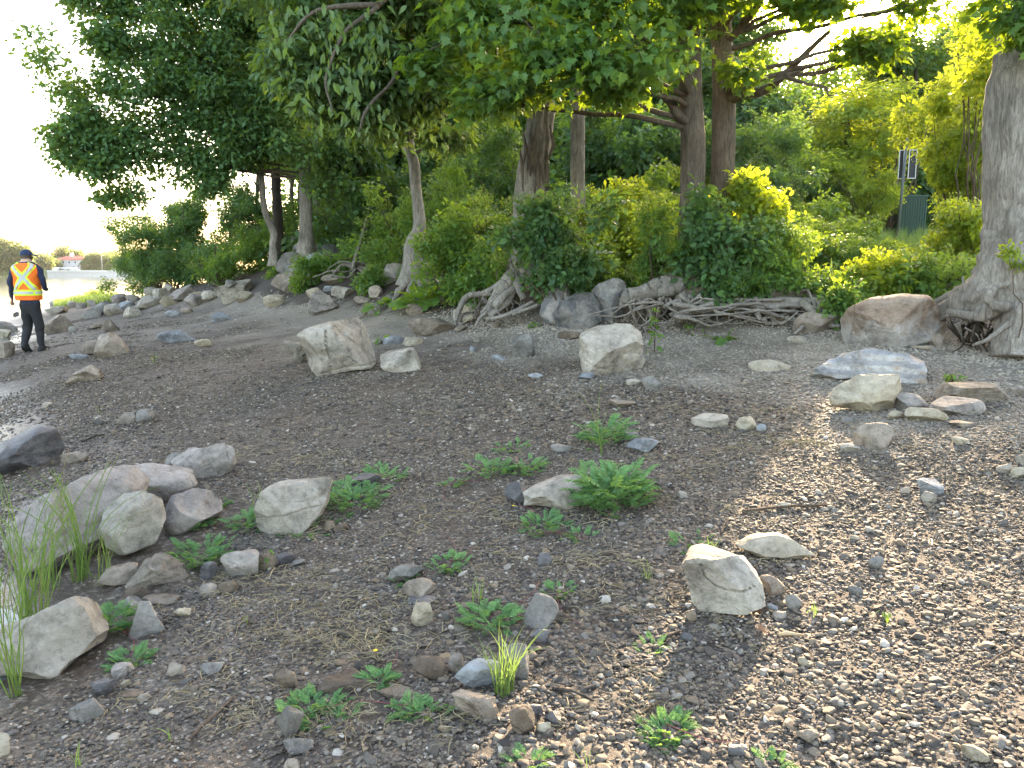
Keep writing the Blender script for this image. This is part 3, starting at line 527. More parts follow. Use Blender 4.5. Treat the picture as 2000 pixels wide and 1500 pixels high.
ROW = [((205,593,243,616),'tan','sloping tan rock beside the slanted dark boulder'),((242,598,275,619),'tan','front tan rock low in the boulder row'),
((232,587,266,601),'blue','flat bluish rock between two tan ones in the row'),((266,577,315,602),'tan','chunky pale rock in front of the boulder row'),
((247,575,273,590),'grey','grey rock behind the flat bluish one'),((219,573,250,593),'grey','grey rock heading the row at the grassy point'),
((300,562,331,587),'lime','whitest sharp edged rock in the boulder row'),((320,554,346,573),'tan','rounded rock behind the whitest one'),
((282,560,305,578),'tan','grey rock almost hidden by leaves in the row'),((313,577,349,598),'cream','buff rock below the largest rounded one in the row'),
((360,573,396,601),'pink','egg shaped pinkish rock at the front of the row'),((370,569,398,582),'cream','flat buff rock behind the egg shaped one'),
((391,567,423,590),'tan','rock between the egg shaped one and the square boulder'),
((90,597,133,614),'tan','low rounded rock by the water beyond the man'),((98,586,124,598),'grey','dark rock at the waterline beyond the man'),
((133,588,154,602),'grey','round grey rock near the grassy point'),((150,591,169,603),'grey','little rock with grass before it at the point'),((170,586,186,598),'grey','small rock under the yellow green point'),
((200,623,234,648),'tan','boxy tan rock with grass on its water side'),((176,630,201,643),'tan','low tan rock with a tuft of grass'),((135,637,151,650),'grey','small round rock beside the low tan boulder'),
((-14,626,32,651),'grey','dark grey rock cut by the picture edge near the man'),((-14,643,20,663),'cream','yellowish rock below the dark grey one at the edge'),((-18,667,28,700),'tan','pale block with a black stain by the man\'s feet'),
((137,691,173,704),'blue','flat pale blue stone lying flush in the gravel'),((83,785,104,797),'tan','small tan stone alone on dark gravel by the shallows'),
((230,805,264,828),'tan','tan stone, darker one of a close pair on grey gravel'),((267,799,301,826),'grey','pale stone, rounder one of a close pair on grey gravel'),((183,818,204,833),'grey','small round grey stone by the close pair'),
((122,881,171,906),'tan','flat buff stone lying beside the dark wet boulder'),((380,661,416,678),'cream','small cream stone with a shady underside near the sun streak'),
((323,606,351,618),'blue','grey stone in the rut below the row'),((355,600,378,612),'tan','pale flat stone half sunk above the rut'),
((515,575,560,599),'cream','bright cream rock alone on the path'),((531,531,589,576),'tan','tan boulder with a cut away dark underside below the crooked trunk'),
((598,561,629,583),'cream','cream block between path and blue stone'),((631,558,652,569),'blue','small blue stone on top of the slope'),((647,558,694,583),'lime','whitish boulder behind the pink wedge'),
((602,567,668,613),'pink','pink wedge shaped boulder pointing at the path'),((600,493,644,554),'blue','blue grey split boulder leaning beside the straight trunk'),
((541,492,592,548),'grey','large grey boulder behind the thin crooked trunk'),((573,474,640,502),'grey','flat dark slab behind the straight trunk'),((628,535,679,556),'tan','layered flat rock below the exposed roots'),
((628,476,660,500),'dark','dark rock standing in shade behind the slab'),((745,513,788,554),'pink','reddish grey sloping boulder left of the bent trunk'),((812,507,851,541),'tan','square tan boulder right behind the bent trunk'),
((815,545,841,563),'cream','small buff rock at the foot of the bent trunk'),((720,557,748,584),'tan','upright tan rock below the bent trunk'),((690,578,724,594),'tan','low tan rock beside the upright one'),
((740,571,788,598),'grey','flat grey rock under the bent trunk'),((792,591,828,619),'tan','square rock at the edge of the burdock leaves'),((698,605,718,621),'lime','small white stone touching the burdock leaves'),
((897,591,934,613),'cream','yellowish rock among the thick roots'),((858,573,898,594),'tan','tan rock behind the burdock leaves'),((884,604,904,634),'lime','narrow white rock under a looping root'),
((903,613,931,634),'cream','buff rock below the thick roots'),((887,634,914,648),'tan','small stone at the end of the layered slab'),((993,574,1024,594),'tan','tan rock in the hollow below the split trunk'),
((1033,583,1058,609),'tan','tan rock behind the grey trio, roots over it'),((960,629,978,641),'tan','little stone in front of the thick roots'),
((748,655,801,673),'blue','flat bluish stone behind the knobbly rock'),((786,657,828,676),'cream','flat tan stone touching the bluish one'),((960,692,988,706),'blue','small grey stone on the open middle gravel'),
((917,676,931,688),'blue','tiny pale blue stone above the middle gravel'),((1000,652,1045,698),'grey','leaning grey shard stuck in the gravel'),((1031,728,1061,739),'blue','vivid blue grey flat stone on the gravel'),
((1090,645,1143,664),'brown','flat brown stone under the grey trio'),((1129,727,1161,742),'blue','flat stone at the foot of the squarish boulder'),((1253,735,1298,764),'grey','triangular grey rock past the squarish boulder'),
((1222,740,1254,754),'lime','white pebbly stone in front of the squarish boulder'),((1186,779,1241,798),'tan','long low stone among pale pebbles'),((1548,608,1636,655),'tan','wide tan rock under the arching root'),
((1509,611,1545,631),'cream','cream rock beneath the horizontal roots'),((1477,603,1499,622),'brown','brown rock gripped by the roots'),((1537,655,1577,673),'lime','pale low stone between roots and gravel'),
((1462,701,1547,727),'cream','long cream slab half sunk in pale gravel'),((1814,650,1840,679),'tan','tan chip behind the rusty red boulder'),((1780,674,1816,684),'cream','flat chip under the rusty red boulder'),
((1739,767,1812,805),'grey','grey wedge between the cream boulder and the smooth buff stone'),((1769,793,1847,828),'cream','smooth buff stone shaped like a loaf'),((1818,775,1917,817),'pink','low pinkish slab behind the loaf shaped stone'),
((1831,745,1962,793),'tan','long tan slab tapering to the big tree'),((1964,757,2010,775),'tan','flat stone cut by the picture edge near the big tree'),((1733,801,1765,821),'cream','small buff stone before the grey wedge'),
((1665,823,1741,880),'tan','tan cube like rock with a reddish face'),((1636,865,1679,885),'lime','white stone at the foot of the cube like rock'),((1642,814,1665,829),'grey','small grey pebble above the cube like rock'),
((1859,852,1891,871),'cream','cream stone alone on the gravel past the cube like rock'),((1850,821,1899,837),'tan','thin flat stone below the pinkish slab'),((1792,933,1841,967),'blue','pale grey pointed stone, larger of a touching pair on the right gravel'),
((1799,960,1827,983),'lime','round pale stone, smaller of a touching pair on the right gravel'),((1757,949,1777,965),'tan','small tan stone next to the pale touching pair'),((1695,1087,1725,1113),'grey','rounded grey stone alone on dark gravel'),
((1946,905,1975,927),'lime','pale stone nearest the frame edge group, rounded'),((1972,911,2006,935),'cream','cream stone cut by the picture edge'),((1983,888,2006,909),'lime','white stone above the cream one at the picture edge'),
((1689,1029,1707,1041),'lime','small bright white pebble left of the tiny seedling'),((1659,1045,1679,1057),'cream','oval buff pebble below the bright white one'),((1655,1143,1685,1161),'grey','grey pebble on bare soil'),
((1349,807,1422,838),'lime','white block lying alone where the sunlight starts'),((1436,812,1478,841),'cream','cream stone in the sun patch'),((1477,827,1496,842),'blue','small bluish stone touching the sunlit cream one'),
((1222,853,1287,885),'blue','smooth grey rock beside the tall silverweed'),((1218,841,1249,862),'grey','dark rock behind the smooth grey one'),((1074,867,1120,885),'grey','flat grey stone left of the tall silverweed'),
((984,892,1016,917),'brown','brown rock among low silverweed'),((1321,958,1344,974),'lime','oval pale pebble in the sunlit gravel'),((1517,980,1540,997),'cream','buff pebble in the sunlit gravel'),
((1531,1161,1566,1191),'grey','round grey stone right of the dandelion leaf'),((1496,1178,1519,1193),'blue','flat blue chip under the dandelion leaf'),((1337,1190,1361,1216),'brown','brown chip at the corner of the cracked angular boulder'),
((1557,1282,1580,1303),'cream','bright buff pebble below the wood chip'),((1326,1235,1353,1256),'dark','dark pebble below the cracked angular boulder'),((1049,1079,1080,1106),'dark','dark square stone on the middle gravel'),
((1020,1159,1094,1228),'grey','flat round stone with a pale ring'),((1041,1228,1073,1256),'dark','dark rough stone below the pale ringed one'),
((757,1096,829,1139),'grey','long grey rock with red runners across it'),((785,1126,857,1174),'tan','olive tan rock touching the long grey one'),((802,1176,848,1226),'cream','upright cream rock shaped like a tooth'),
((794,1160,853,1186),'dark','dark flat chip between the olive and upright rocks'),((616,1293,744,1351),'brown','large flat brown rock with silverweed at both ends'),((538,1308,581,1349),'brown','rounded brown rock touching pale weeds'),
((739,1334,813,1366),'brown','reddish flat rock below the brown one'),((805,1278,878,1328),'brown','dark brown rock leaning towards the small one'),((874,1276,908,1317),'tan','small square rock between brown and bluish ones'),
((885,1282,982,1349),'blue','bluish domed rock behind the grass tuft'),((976,1262,1036,1328),'grey','grey rock behind the blades of the grass tuft'),((880,1343,978,1412),'tan','angular golden rock before the grass tuft'),
((991,1378,1047,1436),'brown','orange brown rock under the grass tuft'),((1023,1373,1061,1401),'dark','dark stone right of the grass tuft'),((1062,1386,1102,1419),'dark','dark flat stone beyond the orange brown one'),
((1045,1408,1077,1431),'cream','pitted cream stone by the orange brown rock'),((540,1371,598,1451),'grey','grey rock standing on its edge under pale weeds'),((551,1436,616,1476),'grey','grey triangular rock below the one on edge'),
((554,1482,587,1512),'tan','tan stone cut by the lower picture edge'),((633,1017,657,1039),'brown','brown chip under the flat topped boulder'),((652,1021,683,1039),'brown','flat brown chip beside its neighbour at the flat topped boulder'),
((681,925,745,956),'dark','dark rock hidden in silverweed by the flat topped boulder'),((861,1193,882,1213),'grey','small grey stone beside the tooth shaped cream rock'),
((195,1104,271,1147),'tan','low rock behind the upright grass stems'),((279,1149,357,1185),'tan','flat rock with an olive top above the pointed grey rock'),((245,1146,291,1171),'brown','brown flat rock beside the olive topped one'),
((239,1164,279,1197),'grey','grey sliver behind the pointed grey rock'),((389,1139,427,1167),'tan','small pale cube at the soil edge'),((425,1133,467,1159),'brown','brown chip touching the pale cube'),
((433,1071,509,1133),'pink','sloping rock with a dark foot at the end of the stone line'),((495,1074,542,1113),'brown','brown rock leaning on the sloping one'),((543,1079,578,1105),'dark','dark rock at the far end of the stone line'),
((569,1091,598,1107),'grey','grey flat stone beyond the dark end rock'),((392,1097,426,1133),'dark','black wet stone under the silverweed'),((339,1185,375,1207),'cream','small mossy cream stone near the pointed rock'),
((325,1291,363,1321),'tan','olive wedge stone alone on mud'),((219,1293,263,1325),'pink','purplish stone below the broad pale boulder'),((235,1327,257,1345),'cream','small ochre pebble on wet soil'),
((180,1324,229,1361),'dark','black wet rock below the broad pale boulder'),((239,1345,281,1363),'brown','flat brown pebble on wet soil'),((269,1353,297,1373),'tan','tan round pebble on wet soil'),
((139,1361,207,1409),'grey','flat green grey stone sunk in the mud'),((-25,1428,20,1482),'cream','cream rock cut by the lower corner of the picture'),((291,1381,325,1397),'lime','thin white chip on the mud'),
((26,609,38,618),'dark','tiny dark rock standing in the bright water'),((1553,1420,1600,1455),'tan','tan cobble among the nearest gravel'),((1875,1455,1930,1495),'cream','cream cobble nearest the lower corner'),
((1420,1455,1455,1482),'dark','dark cobble in the nearest gravel'),((350,905,375,925),'grey','grey cobble before the pink streaked boulder'),((392,1290,440,1318),'grey','flat grey stone flush with the fine gravel'),
]
for b_, k_, l_ in ROW:
    if b_[0] < 430 and 545 < b_[1] < 600 and k_ in ('tan', 'grey'): k_ = 'lime' if k_ == 'tan' else 'pink'
    w_ = b_[2] - b_[0]
    g_ = random.Random(b_[0] * 31 + b_[1])
    rock(b_, k_, l_, name='rock' if w_ > 30 else 'stone', cat='rock' if w_ > 30 else 'stone', k=g_.choice([2.6, 3, 3.4, 4.0]), planes=g_.choice([6, 8, 10]), dep=g_.uniform(.6, .85))

# ------------------------------------------------------------------ gravel: largest pebbles one by one, the rest as one mass
def pebble_geo(g, lvl, flat=None):
    V, T = ico(lvl); k = g.choice([2.2, 3.0, 4.5]); p = V / (np.abs(V) ** k).sum(1)[:, None] ** (1 / k)
    p = p @ np.array(Euler(tuple(g.uniform(0, 6.3, 3))).to_matrix())
    for i in range(6 if lvl < 3 else 8):
        n = g.normal(size=3); n /= np.linalg.norm(n); s = (p @ n).max() * g.uniform(.5, .88); e = np.maximum(p @ n - s, 0); p = p - e[:, None] * n
    p = p / (p.max(0) - p.min(0)); return p * np.array([1, g.uniform(.5, .95), flat or g.uniform(.26, .62)]), T
G = np.random.default_rng(4)
PM = []
for i in range(14):
    p, T = pebble_geo(G, 2 if i < 8 else 3); PM.append(mesh_np('pebble', p, T, PEB, True))
    try: PM[-1].set_sharp_from_angle(angle=R(35))
    except Exception: pass
    a = PM[-1].attributes.new('tint', 'FLOAT', 'POINT'); a.data.foreach_set('value', np.full(len(p), G.random(), np.float32))
POBJ = [bpy.data.objects.new('pebble_seed', m) for m in PM[:8]]
PATCH = []
for i in range(7):
    mb = MB()
    for j in range(34):
        p, T = pebble_geo(G, 1, flat=G.uniform(.35, .6)); s = .008 * 10 ** G.uniform(0, .42); a, r = G.uniform(0, 6.3), .12 * G.uniform(0, 1) ** .5
        rz = G.uniform(0, 6.3); c, q = math.cos(rz), math.sin(rz)
        p = p * s; p = np.stack([p[:, 0] * c - p[:, 1] * q, p[:, 0] * q + p[:, 1] * c, p[:, 2]], 1) + np.array([r * math.cos(a), r * math.sin(a), s * .1])
        mb.add(p, T, G.random())
    PATCH.append(proto('patch_seed', mb, PEB))
def slope_rot(x, y, yaw):
    e = .15; h0 = H(x, y); gx = (H(x + e, y) - H(x - e, y)) / (2 * e); gy = (H(x, y + e) - H(x, y - e)) / (2 * e)
    out = np.zeros((len(x), 3))
    for i in range(len(x)):
        n = Vector((-gx[i], -gy[i], 1)).normalized(); q = Vector((0, 0, 1)).rotation_difference(n) @ Euler((0, 0, yaw[i])).to_quaternion(); out[i] = q.to_euler()[:]
    return h0, out
def shore_xy(n, d0, d1, pw, spread=.72):
    D = (d0 ** pw + (d1 ** pw - d0 ** pw) * G.random(n)) ** (1 / pw); x = D * G.uniform(-spread, spread, n); return x, D
def keep_land(x, y, z, lo=-.06):
    ok = z > lo
    return ok
# layers: (count, near, far, exponent of density, size range)
# fine grit patches
P_, Rr_, S_, I_ = [], [], [], []
for n, a, b, pw, s0, s1, gate in [(3300, 1.7, 6, 2, .8, 1.3, -.25), (4200, 5.5, 12, 2, 1.1, 1.9, -.2), (4200, 11, 24, 2, 1.8, 2.8, -.1)]:
    x, y = shore_xy(n, a, b, pw); g0 = fbm(np.stack([x, y, 0 * x], 1) * .9, 21, 3); z = H(x, y)
    ok = (g0 + np.clip(x * .15, -.2, .25) > gate) & (z > -.05) & (z < 1.12 + .2 * g0); x, y = x[ok], y[ok]; z, r_ = slope_rot(x, y, G.uniform(0, 6.3, len(x)))
    P_.append(np.stack([x, y, z], 1)); Rr_.append(r_); S_.append(G.uniform(s0, s1, len(x))); I_.append(G.integers(0, 7, len(x)))
tag(cloud('fine_gravel', np.vstack(P_), np.vstack(Rr_), np.concatenate(S_), np.concatenate(I_), PATCH), 'fine brown and grey gravel covering the shore', 'gravel')
# separate pebbles
P_, Rr_, S_, I_ = [], [], [], []
for n, a, b, s0, s1 in [(8000, 1.7, 5, .012, .048), (15000, 4.5, 10, .014, .06), (13000, 9, 22, .025, .075)]:
    x, y = shore_xy(n, a, b, 2); g0 = fbm(np.stack([x, y, 0 * x], 1) * .7, 33, 3); z = H(x, y)
    bias = np.clip((x + .2 * y) / 3, -1, 1) * .22
    ok = (g0 + bias > G.uniform(-.3, .3, n)) & (z > -.08) & (z < 1.12 + .2 * g0); x, y, z = x[ok], y[ok], z[ok]; m_ = len(x)
    s = s0 * (s1 / s0) ** (G.random(m_) ** 2.3) * np.exp(.45 * fbm(np.stack([x, y, 0 * x], 1) * .55 + 9, 41, 2))
    P_.append(np.stack([x, y, z + s * .04], 1)); Rr_.append(np.stack([G.normal(0, .25, m_), G.normal(0, .25, m_), G.uniform(0, 6.3, m_)], 1)); S_.append(s); I_.append(G.integers(0, 8, m_))
n = 9000; y = 1.8 + 3.4 * G.random(n) ** .9; x = y * G.uniform(-.15, .75, n); z = H(x, y); g0 = fbm(np.stack([x, y, 0 * x], 1) * 1.1, 51, 3)
ok = (x > -.1 + 1.2 * (y - 1.8) * .2 + .5 * g0) & (g0 > -.3); x, y, z = x[ok], y[ok], z[ok]; n = len(x); s = .014 * 3.2 ** (G.random(n) ** 1.5)
P_.append(np.stack([x, y, z + s * .08], 1)); Rr_.append(np.stack([G.normal(0, .3, n), G.normal(0, .3, n), G.uniform(0, 6.3, n)], 1)); S_.append(s); I_.append(G.integers(0, 8, n))
# pale limestone pebbles strewn across the middle of the beach
n = 2200; x = G.normal(1.6, 1.5, n); y = 7.2 + G.normal(0, .8, n) - .15 * x; s = G.uniform(.02, .05, n); z = H(x, y)
P_.append(np.stack([x, y, z + s * .15], 1)); Rr_.append(np.stack([G.normal(0, .25, n), G.normal(0, .25, n), G.uniform(0, 6.3, n)], 1)); S_.append(s); I_.append(G.integers(0, 8, n))
tag(cloud('pebbles', np.vstack(P_), np.vstack(Rr_), np.concatenate(S_), np.concatenate(I_), POBJ), 'loose pebbles strewn over the whole shore', 'gravel')
# pebbles one by one
cnt = 0
while cnt < 150:
    x, y = G.uniform(-1.3, 2.4), 1.9 + 2.9 * G.random() ** 1.3
    if abs(x) > y * .66 or any((x - bx) ** 2 + (y - by) ** 2 < (br + .03) ** 2 for bx, by, br in BOXES): continue
    if x < 0 and G.random() < .7: continue
    s = G.uniform(.035, .06); z = float(H(x, y)[0])
    o = link('pebble', PM[8 + cnt % 6], None, (x, y, z + s * .08), (G.normal(0, .2), G.normal(0, .2), G.uniform(0, 6.3)), s)
    tag(o, 'thumb sized pebble lying loose in the nearest gravel', 'pebble', 'larger pebbles in the nearest gravel'); BOXES.append((x, y, s * .5)); cnt += 1
# ------------------------------------------------------------------ leaves and leaf clusters
def leaf_outline(kind):
    if kind == 'maple': return [(0,0),(.10,.12),(.36,.08),(.30,.26),(.50,.42),(.26,.48),(.24,.66),(.10,.62),(0,1),(-.10,.62),(-.24,.66),(-.26,.48),(-.50,.42),(-.30,.26),(-.36,.08),(-.10,.12)]
    if kind == 'long': return [(0,0),(.17,.22),(.24,.5),(.15,.8),(0,1.05),(-.15,.8),(-.24,.5),(-.17,.22)]
    if kind == 'lobed': return [(0,0),(.2,-.06),(.42,.08),(.36,.25),(.52,.45),(.33,.6),(.28,.82),(0,.95),(-.28,.82),(-.33,.6),(-.52,.45),(-.36,.25),(-.42,.08),(-.2,-.06)]
    return [(0,0),(.22,.2),(.28,.5),(.14,.82),(0,1),(-.14,.82),(-.28,.5),(-.22,.2)]
def leaf_geo(kind, s, M, fold=.18, droop=.2, far=False):
    """one leaf: folded along its midrib, M a 4x4 placing it"""
    o = leaf_outline(kind)
    if far: V = [(0,0,0),(.3*s,.45*s,.07*s),(0,s,-.1*s),(-.3*s,.45*s,.07*s)]; F_ = [(0,1,2),(0,2,3)]
    else:
        V = [(x*s, y*s, (abs(x)*fold - droop*y*y)*s) for x, y in o]; V.append((0, .45*s, -droop*.2*s)); n = len(o)
        F_ = [(i, (i+1) % n, n) for i in range(n)]
    return [tuple(M @ Vector(v)) for v in V], F_
def rmat(g, pos, up=.6, out=None):
    """leaf blade roughly level, tips pointing outwards and down"""
    yaw = g.uniform(0, 6.3) if out is None else out + g.uniform(-.9, .9)
    e = Euler((g.uniform(-1.1, .4) * up - .15, g.uniform(-.7, .7) * up, yaw))
    return Matrix.Translation(pos) @ e.to_matrix().to_4x4()
def cluster(name, kind, mat, n, rad, size, seed, far=False, flat=.6, up=.8):
    g = random.Random(seed); mb = MB()
    for i in range(n):
        a = g.uniform(0, 6.283); r = rad * g.random() ** .5; z = g.uniform(-1, 1) * rad * flat * (1 - r / rad * .5)
        pos = Vector((math.cos(a) * r, math.sin(a) * r, z)); s = size * g.uniform(.7, 1.2)
        V, F_ = leaf_geo(kind, s, rmat(g, pos, up, a - math.pi / 2), g.uniform(.05, .3), g.uniform(.1, .4), far); mb.add(V, F_, g.random())
    for i in range(2):
        a = g.uniform(0, 6.3); mb.tube([(0,0,-.3*rad), (math.cos(a)*rad*.5, math.sin(a)*rad*.5, 0), (math.cos(a)*rad*.95, math.sin(a)*rad*.95, .1*rad)], [.006*rad/.2,.004*rad/.2,.002*rad/.2], 3, False, 0)
    return proto(name, mb, LM[mat])
def family(kind, mat, n, rad, size, far=False, up=.8, flat=.6):
    return [cluster('leaf_seed', kind, mat, n, rad, size, 10 + i, far, flat, up) for i in range(3)]
FAM = {
 'maple': family('maple', 'maple', 15, .26, .125), 'maple_far': family('oval', 'maple', 26, .34, .12, True),
 'oak_far': family('oval', 'oak', 26, .28, .115, True, up=1.3, flat=1.0), 'walnut': family('long', 'walnut', 26, .26, .115, up=1.2),
 'forest': family('oval', 'dark', 34, .62, .20, True), 'forest_y': family('oval', 'bush', 34, .62, .19, True), 'feather': family('oval', 'yellow', 34, .55, .13, True, flat=.25, up=.4),
 'bush': family('oval', 'bush', 26, .17, .062), 'dark_bush': family('oval', 'dark', 20, .18, .085), 'yellow_bush': family('oval', 'yellow', 24, .17, .075),
 'sumac': family('long', 'dark', 36, .34, .16, up=.7), 'small': family('oval', 'bush', 16, .11, .045), 'far': family('oval', 'far', 34, 2.2, .9, True),
 'hill': family('oval', 'oak', 30, .22, .07),
}
DM = dict(maple=1.5, maple_far=2.2, oak_far=2.1, walnut=2.4, forest=3.0, forest_y=2.8, feather=2.4, bush=3.0, dark_bush=3.0, yellow_bush=2.6, sumac=2.8, small=2.5, far=2.5, hill=3.2)
def blob_points(g, c, r, n, gate=-.15, fr=1.6, shell=.55):
    P = g.normal(size=(int(n * 2.2), 3)); P /= np.linalg.norm(P, axis=1)[:, None]; P *= (g.random(len(P)) ** (1/3) * (1 - shell) + shell * g.random(len(P)) ** .12)[:, None]
    P = P * np.array(r) + np.array(c); ok = fbm(P * fr, int(g.integers(0, 50)), 3) > gate; return P[ok][:n]
def blob(u, v, D, ru, rv, rd=None):
    c = pt(u, v, D); rx, rz = ru * D / FPX, rv * D / FPX; return c, (rx, rd or (rx + rz) / 2, rz)
def foliage(name, parent, fam, blobs, dens, seed, scale=(.8, 1.25), gate=-.15, fr=1.6, shell=.55, tilt=.35, split=5):
    """leaf clusters through every blob; dens = clusters per square metre of blob outline"""
    g = np.random.default_rng(seed); A = []
    if split: blobs = [(np.array(c) + g.normal(0, .36 if split < 8 else .50, 3) * np.array(r), np.array(r) * (g.uniform(.38, .68, 3) if split < 8 else g.uniform(.22, .52, 3))) for c, r in blobs for _ in range(split)]
    for c, r in blobs: A.append(blob_points(g, c, r, int(DM[fam] * dens * 3.14 * (r[0] * r[2] * .5 + r[0] * r[1] * .25 + r[1] * r[2] * .25)) + 4, gate, fr, shell))
    P = np.vstack(A); n = len(P); rot = np.stack([g.normal(0, tilt, n), g.normal(0, tilt, n), g.uniform(0, 6.3, n)], 1)
    return cloud(name, P, rot, g.uniform(*scale, n), g.integers(0, 3, n), FAM[fam], parent), P
def local(P, o): return np.asarray(P) - np.array(o.location)
# ------------------------------------------------------------------ trees
def trunk_geo(P, rad, n=28, rings=70, rough=.06, flare=None, seed=1, ridges=9):
    Q = smooth_path(P, rings); rr = np.interp(np.linspace(0, 1, rings), np.linspace(0, 1, len(rad)), rad)
    g = random.Random(seed); ph = [g.uniform(0, 6.3) for _ in range(4)]
    def fn(t, a, p):
        f = 1 + rough * (.8 * math.sin(ridges * a + ph[0] + 2 * math.sin(t * 9 + ph[1])) * .5 + .7 * math.sin(3 * a + ph[2] + t * 4))
        f += rough * 1.3 * (float(vnoise(np.array([[math.cos(a) * 2.2, math.sin(a) * 2.2, t * 22 + seed]]), seed)[0]))
        f -= rough * 1.1 * abs(float(vnoise(np.array([[math.cos(a) * 5.5, math.sin(a) * 5.5, t * 14 + seed]]), seed + 3)[0])) if rough > .035 else 0
        if flare:
            f += flare[0] * math.exp(-t / flare[1]) * (.55 + .45 * math.cos(flare[2] * a + ph[3]))
        return f
    return tube_geo(Q, rr, n, True, fn)
def limb(g, a, b, r0, r1, n=10, wig=.08, sag=.0):
    a, b = np.array(a, float), np.array(b, float); L_ = np.linalg.norm(b - a); P = [a]
    off = np.zeros(3)
    for i in range(1, n):
        t = i / (n - 1); off = off * .8 + g.normal(0, wig * L_ / n * 1.6, 3); P.append(a + (b - a) * t + off * math.sin(math.pi * min(t, .95)) + np.array([0, 0, -sag * L_ * math.sin(math.pi * t)]))
    return tube_geo(P, np.linspace(r0, r1, n), 7)
def tree(name, label, trunk, rad, bark, fam, blobs, dens, seed, group=None, rough=.05, flare=(.6, .06, 3), rings=60, n=24, limbs=2, gate=-.15, fr=1.6, scale=(.8, 1.25), extra=(), from_t=(.55, .95), cat='tree', lr=.35):
    """trunk: list of world points"""
    g = np.random.default_rng(seed); T = np.array(trunk, float); base = T[0].copy()
    th = thing(name, label, cat, tuple(base), 0, group)
    V, F_ = trunk_geo(T - base, rad, n, rings, rough, flare, seed); link('trunk', mesh('trunk', V, F_, BK[bark], True), th)
    if blobs:
        o, P = foliage('crown', th, fam, [(np.array(c) - base, r) for c, r in blobs], dens, seed, scale, gate, fr)
        path = smooth_path(T - base, 40)
        for c, r in blobs[:14]:
            c = np.array(c) - base; i = int(40 * g.uniform(*from_t)) ; i = min(i, 39); a = path[i]
            if c[2] < a[2] + .2: 
                cand = np.where(path[:, 2] < c[2] - .1)[0]; i = int(cand[-1]) if len(cand) else 20; a = path[i]
            mb = MB(); r0 = max(.018, float(np.interp(i / 39, np.linspace(0, 1, len(rad)), rad)) * lr)
            mb.add(*limb(g, a, c, r0, r0 * .45, 12, .10))
            for k in range(limbs * 2):
                q = c + g.uniform(-.8, .8, 3) * np.array(r); mb.add(*limb(g, c + (a - c) * g.uniform(0, .35), q, r0 * .4, .006, 8, .14))
            mb.build('branch', BK['brown' if bark != 'dark' else 'dark'], th)
    return th, base
def WP(*a): return [pt(*q) for q in a]

# big weathered tree at the picture edge
def root_tube(P, r0, r1, n=None, sides=9, seed=0, wig=.25, grow=False):
    g = np.random.default_rng(seed); P = np.array(P, float); n = n or (34 if r0 > .1 else max(8, 5 * len(P))); Q = smooth_path(P, n)
    L_ = np.linalg.norm(P[-1] - P[0]); Q[1:-1] += np.cumsum(g.normal(0, wig * r0 * .5, (n - 2, 3)), 0) * .5 * np.sin(np.linspace(0, math.pi, n - 2))[:, None]
    return tube_geo(Q, np.linspace(r0, r1, n) * (1 + .08 * np.sin(np.linspace(0, 1, n) * (9 + seed % 5) + seed)), sides, True, lambda t, a, p: 1 + .16 * math.sin(3 * a + seed + 5 * t) + .07 * math.sin(7 * a + 11 * t))
def add_root(th, base, P, r0, r1, seed, mat='root', sides=9, wig=.5, name='root'):
    V, F_ = root_tube(np.array(P) - base, r0, r1, sides=sides, seed=seed, wig=wig); return link(name, mesh(name, V, F_, BK[mat], True), th)

th, base = tree('large_weathered_tree', 'huge grey trunk with peeling bark and hollow arched roots at the picture edge',
  WP((2020,600,7.7),(2018,500,7.7),(2012,380,7.7),(2014,200,7.7),(2022,60,7.8),(2035,-200,7.9),(2010,-500,8.0)), [.52,.42,.385,.36,.335,.31,.25], 'grey', 'maple',
  [blob(1960,-330,7.6,260,140), blob(2150,-300,7.8,260,150), blob(1700,-520,8.2,300,140), blob(1990,-600,8,420,160), blob(2010,50,7.2,24,26,.2), blob(1985,5,7.25,26,20,.2)], 14, 71, rough=.075, n=96, rings=150, flare=(.25,.12,4), from_t=(.75,.98))
for P, rr, sd in [([(2025,300,7.75),(2006,420,7.7),(1972,510,7.66),(1920,570,7.72),(1868,596,7.95),(1815,612,8.35)], [.30,.33,.27,.17,.11,.05], 5), ([(2030,380,7.6),(2006,500,7.55),(1990,580,7.5),(1980,640,7.42),(1976,698,7.36)], [.30,.31,.21,.16,.17], 6),
                  ([(2020,420,7.8),(1975,530,8.0),(1905,568,8.4),(1835,590,9.0)], [.28,.24,.14,.06], 7), ([(2040,450,7.5),(2070,600,7.35),(2095,700,7.2)], [.33,.27,.18], 8)]:
    V, F_ = trunk_geo(np.array(WP(*P)) - base, rr, 44, 60, .09, None, sd, 7); link('buttress', mesh('buttress', V, F_, BK['grey'], True), th)
RT = [([(1968,556,7.32),(1940,560,7.30),(1928,578,7.3),(1940,596,7.3),(1968,598,7.32)], .030, .05), ([(1890,575,7.85),(1900,545,7.9),(1905,520,8.0)], .035, .01), ([(1890,570,7.95),(1880,540,8.05)], .03, .008),
      ([(1950,600,7.4),(1915,615,7.5),(1870,612,7.8),(1838,622,8.1)], .07, .03), ([(1985,620,7.35),(1945,650,7.3),(1900,675,7.45)], .035, .012)]
for i, (p, a, b) in enumerate(RT): add_root(th, base, WP(*p), a, b, i + 3, sides=20 if a > .1 else 10, mat='grey')
g = np.random.default_rng(8)
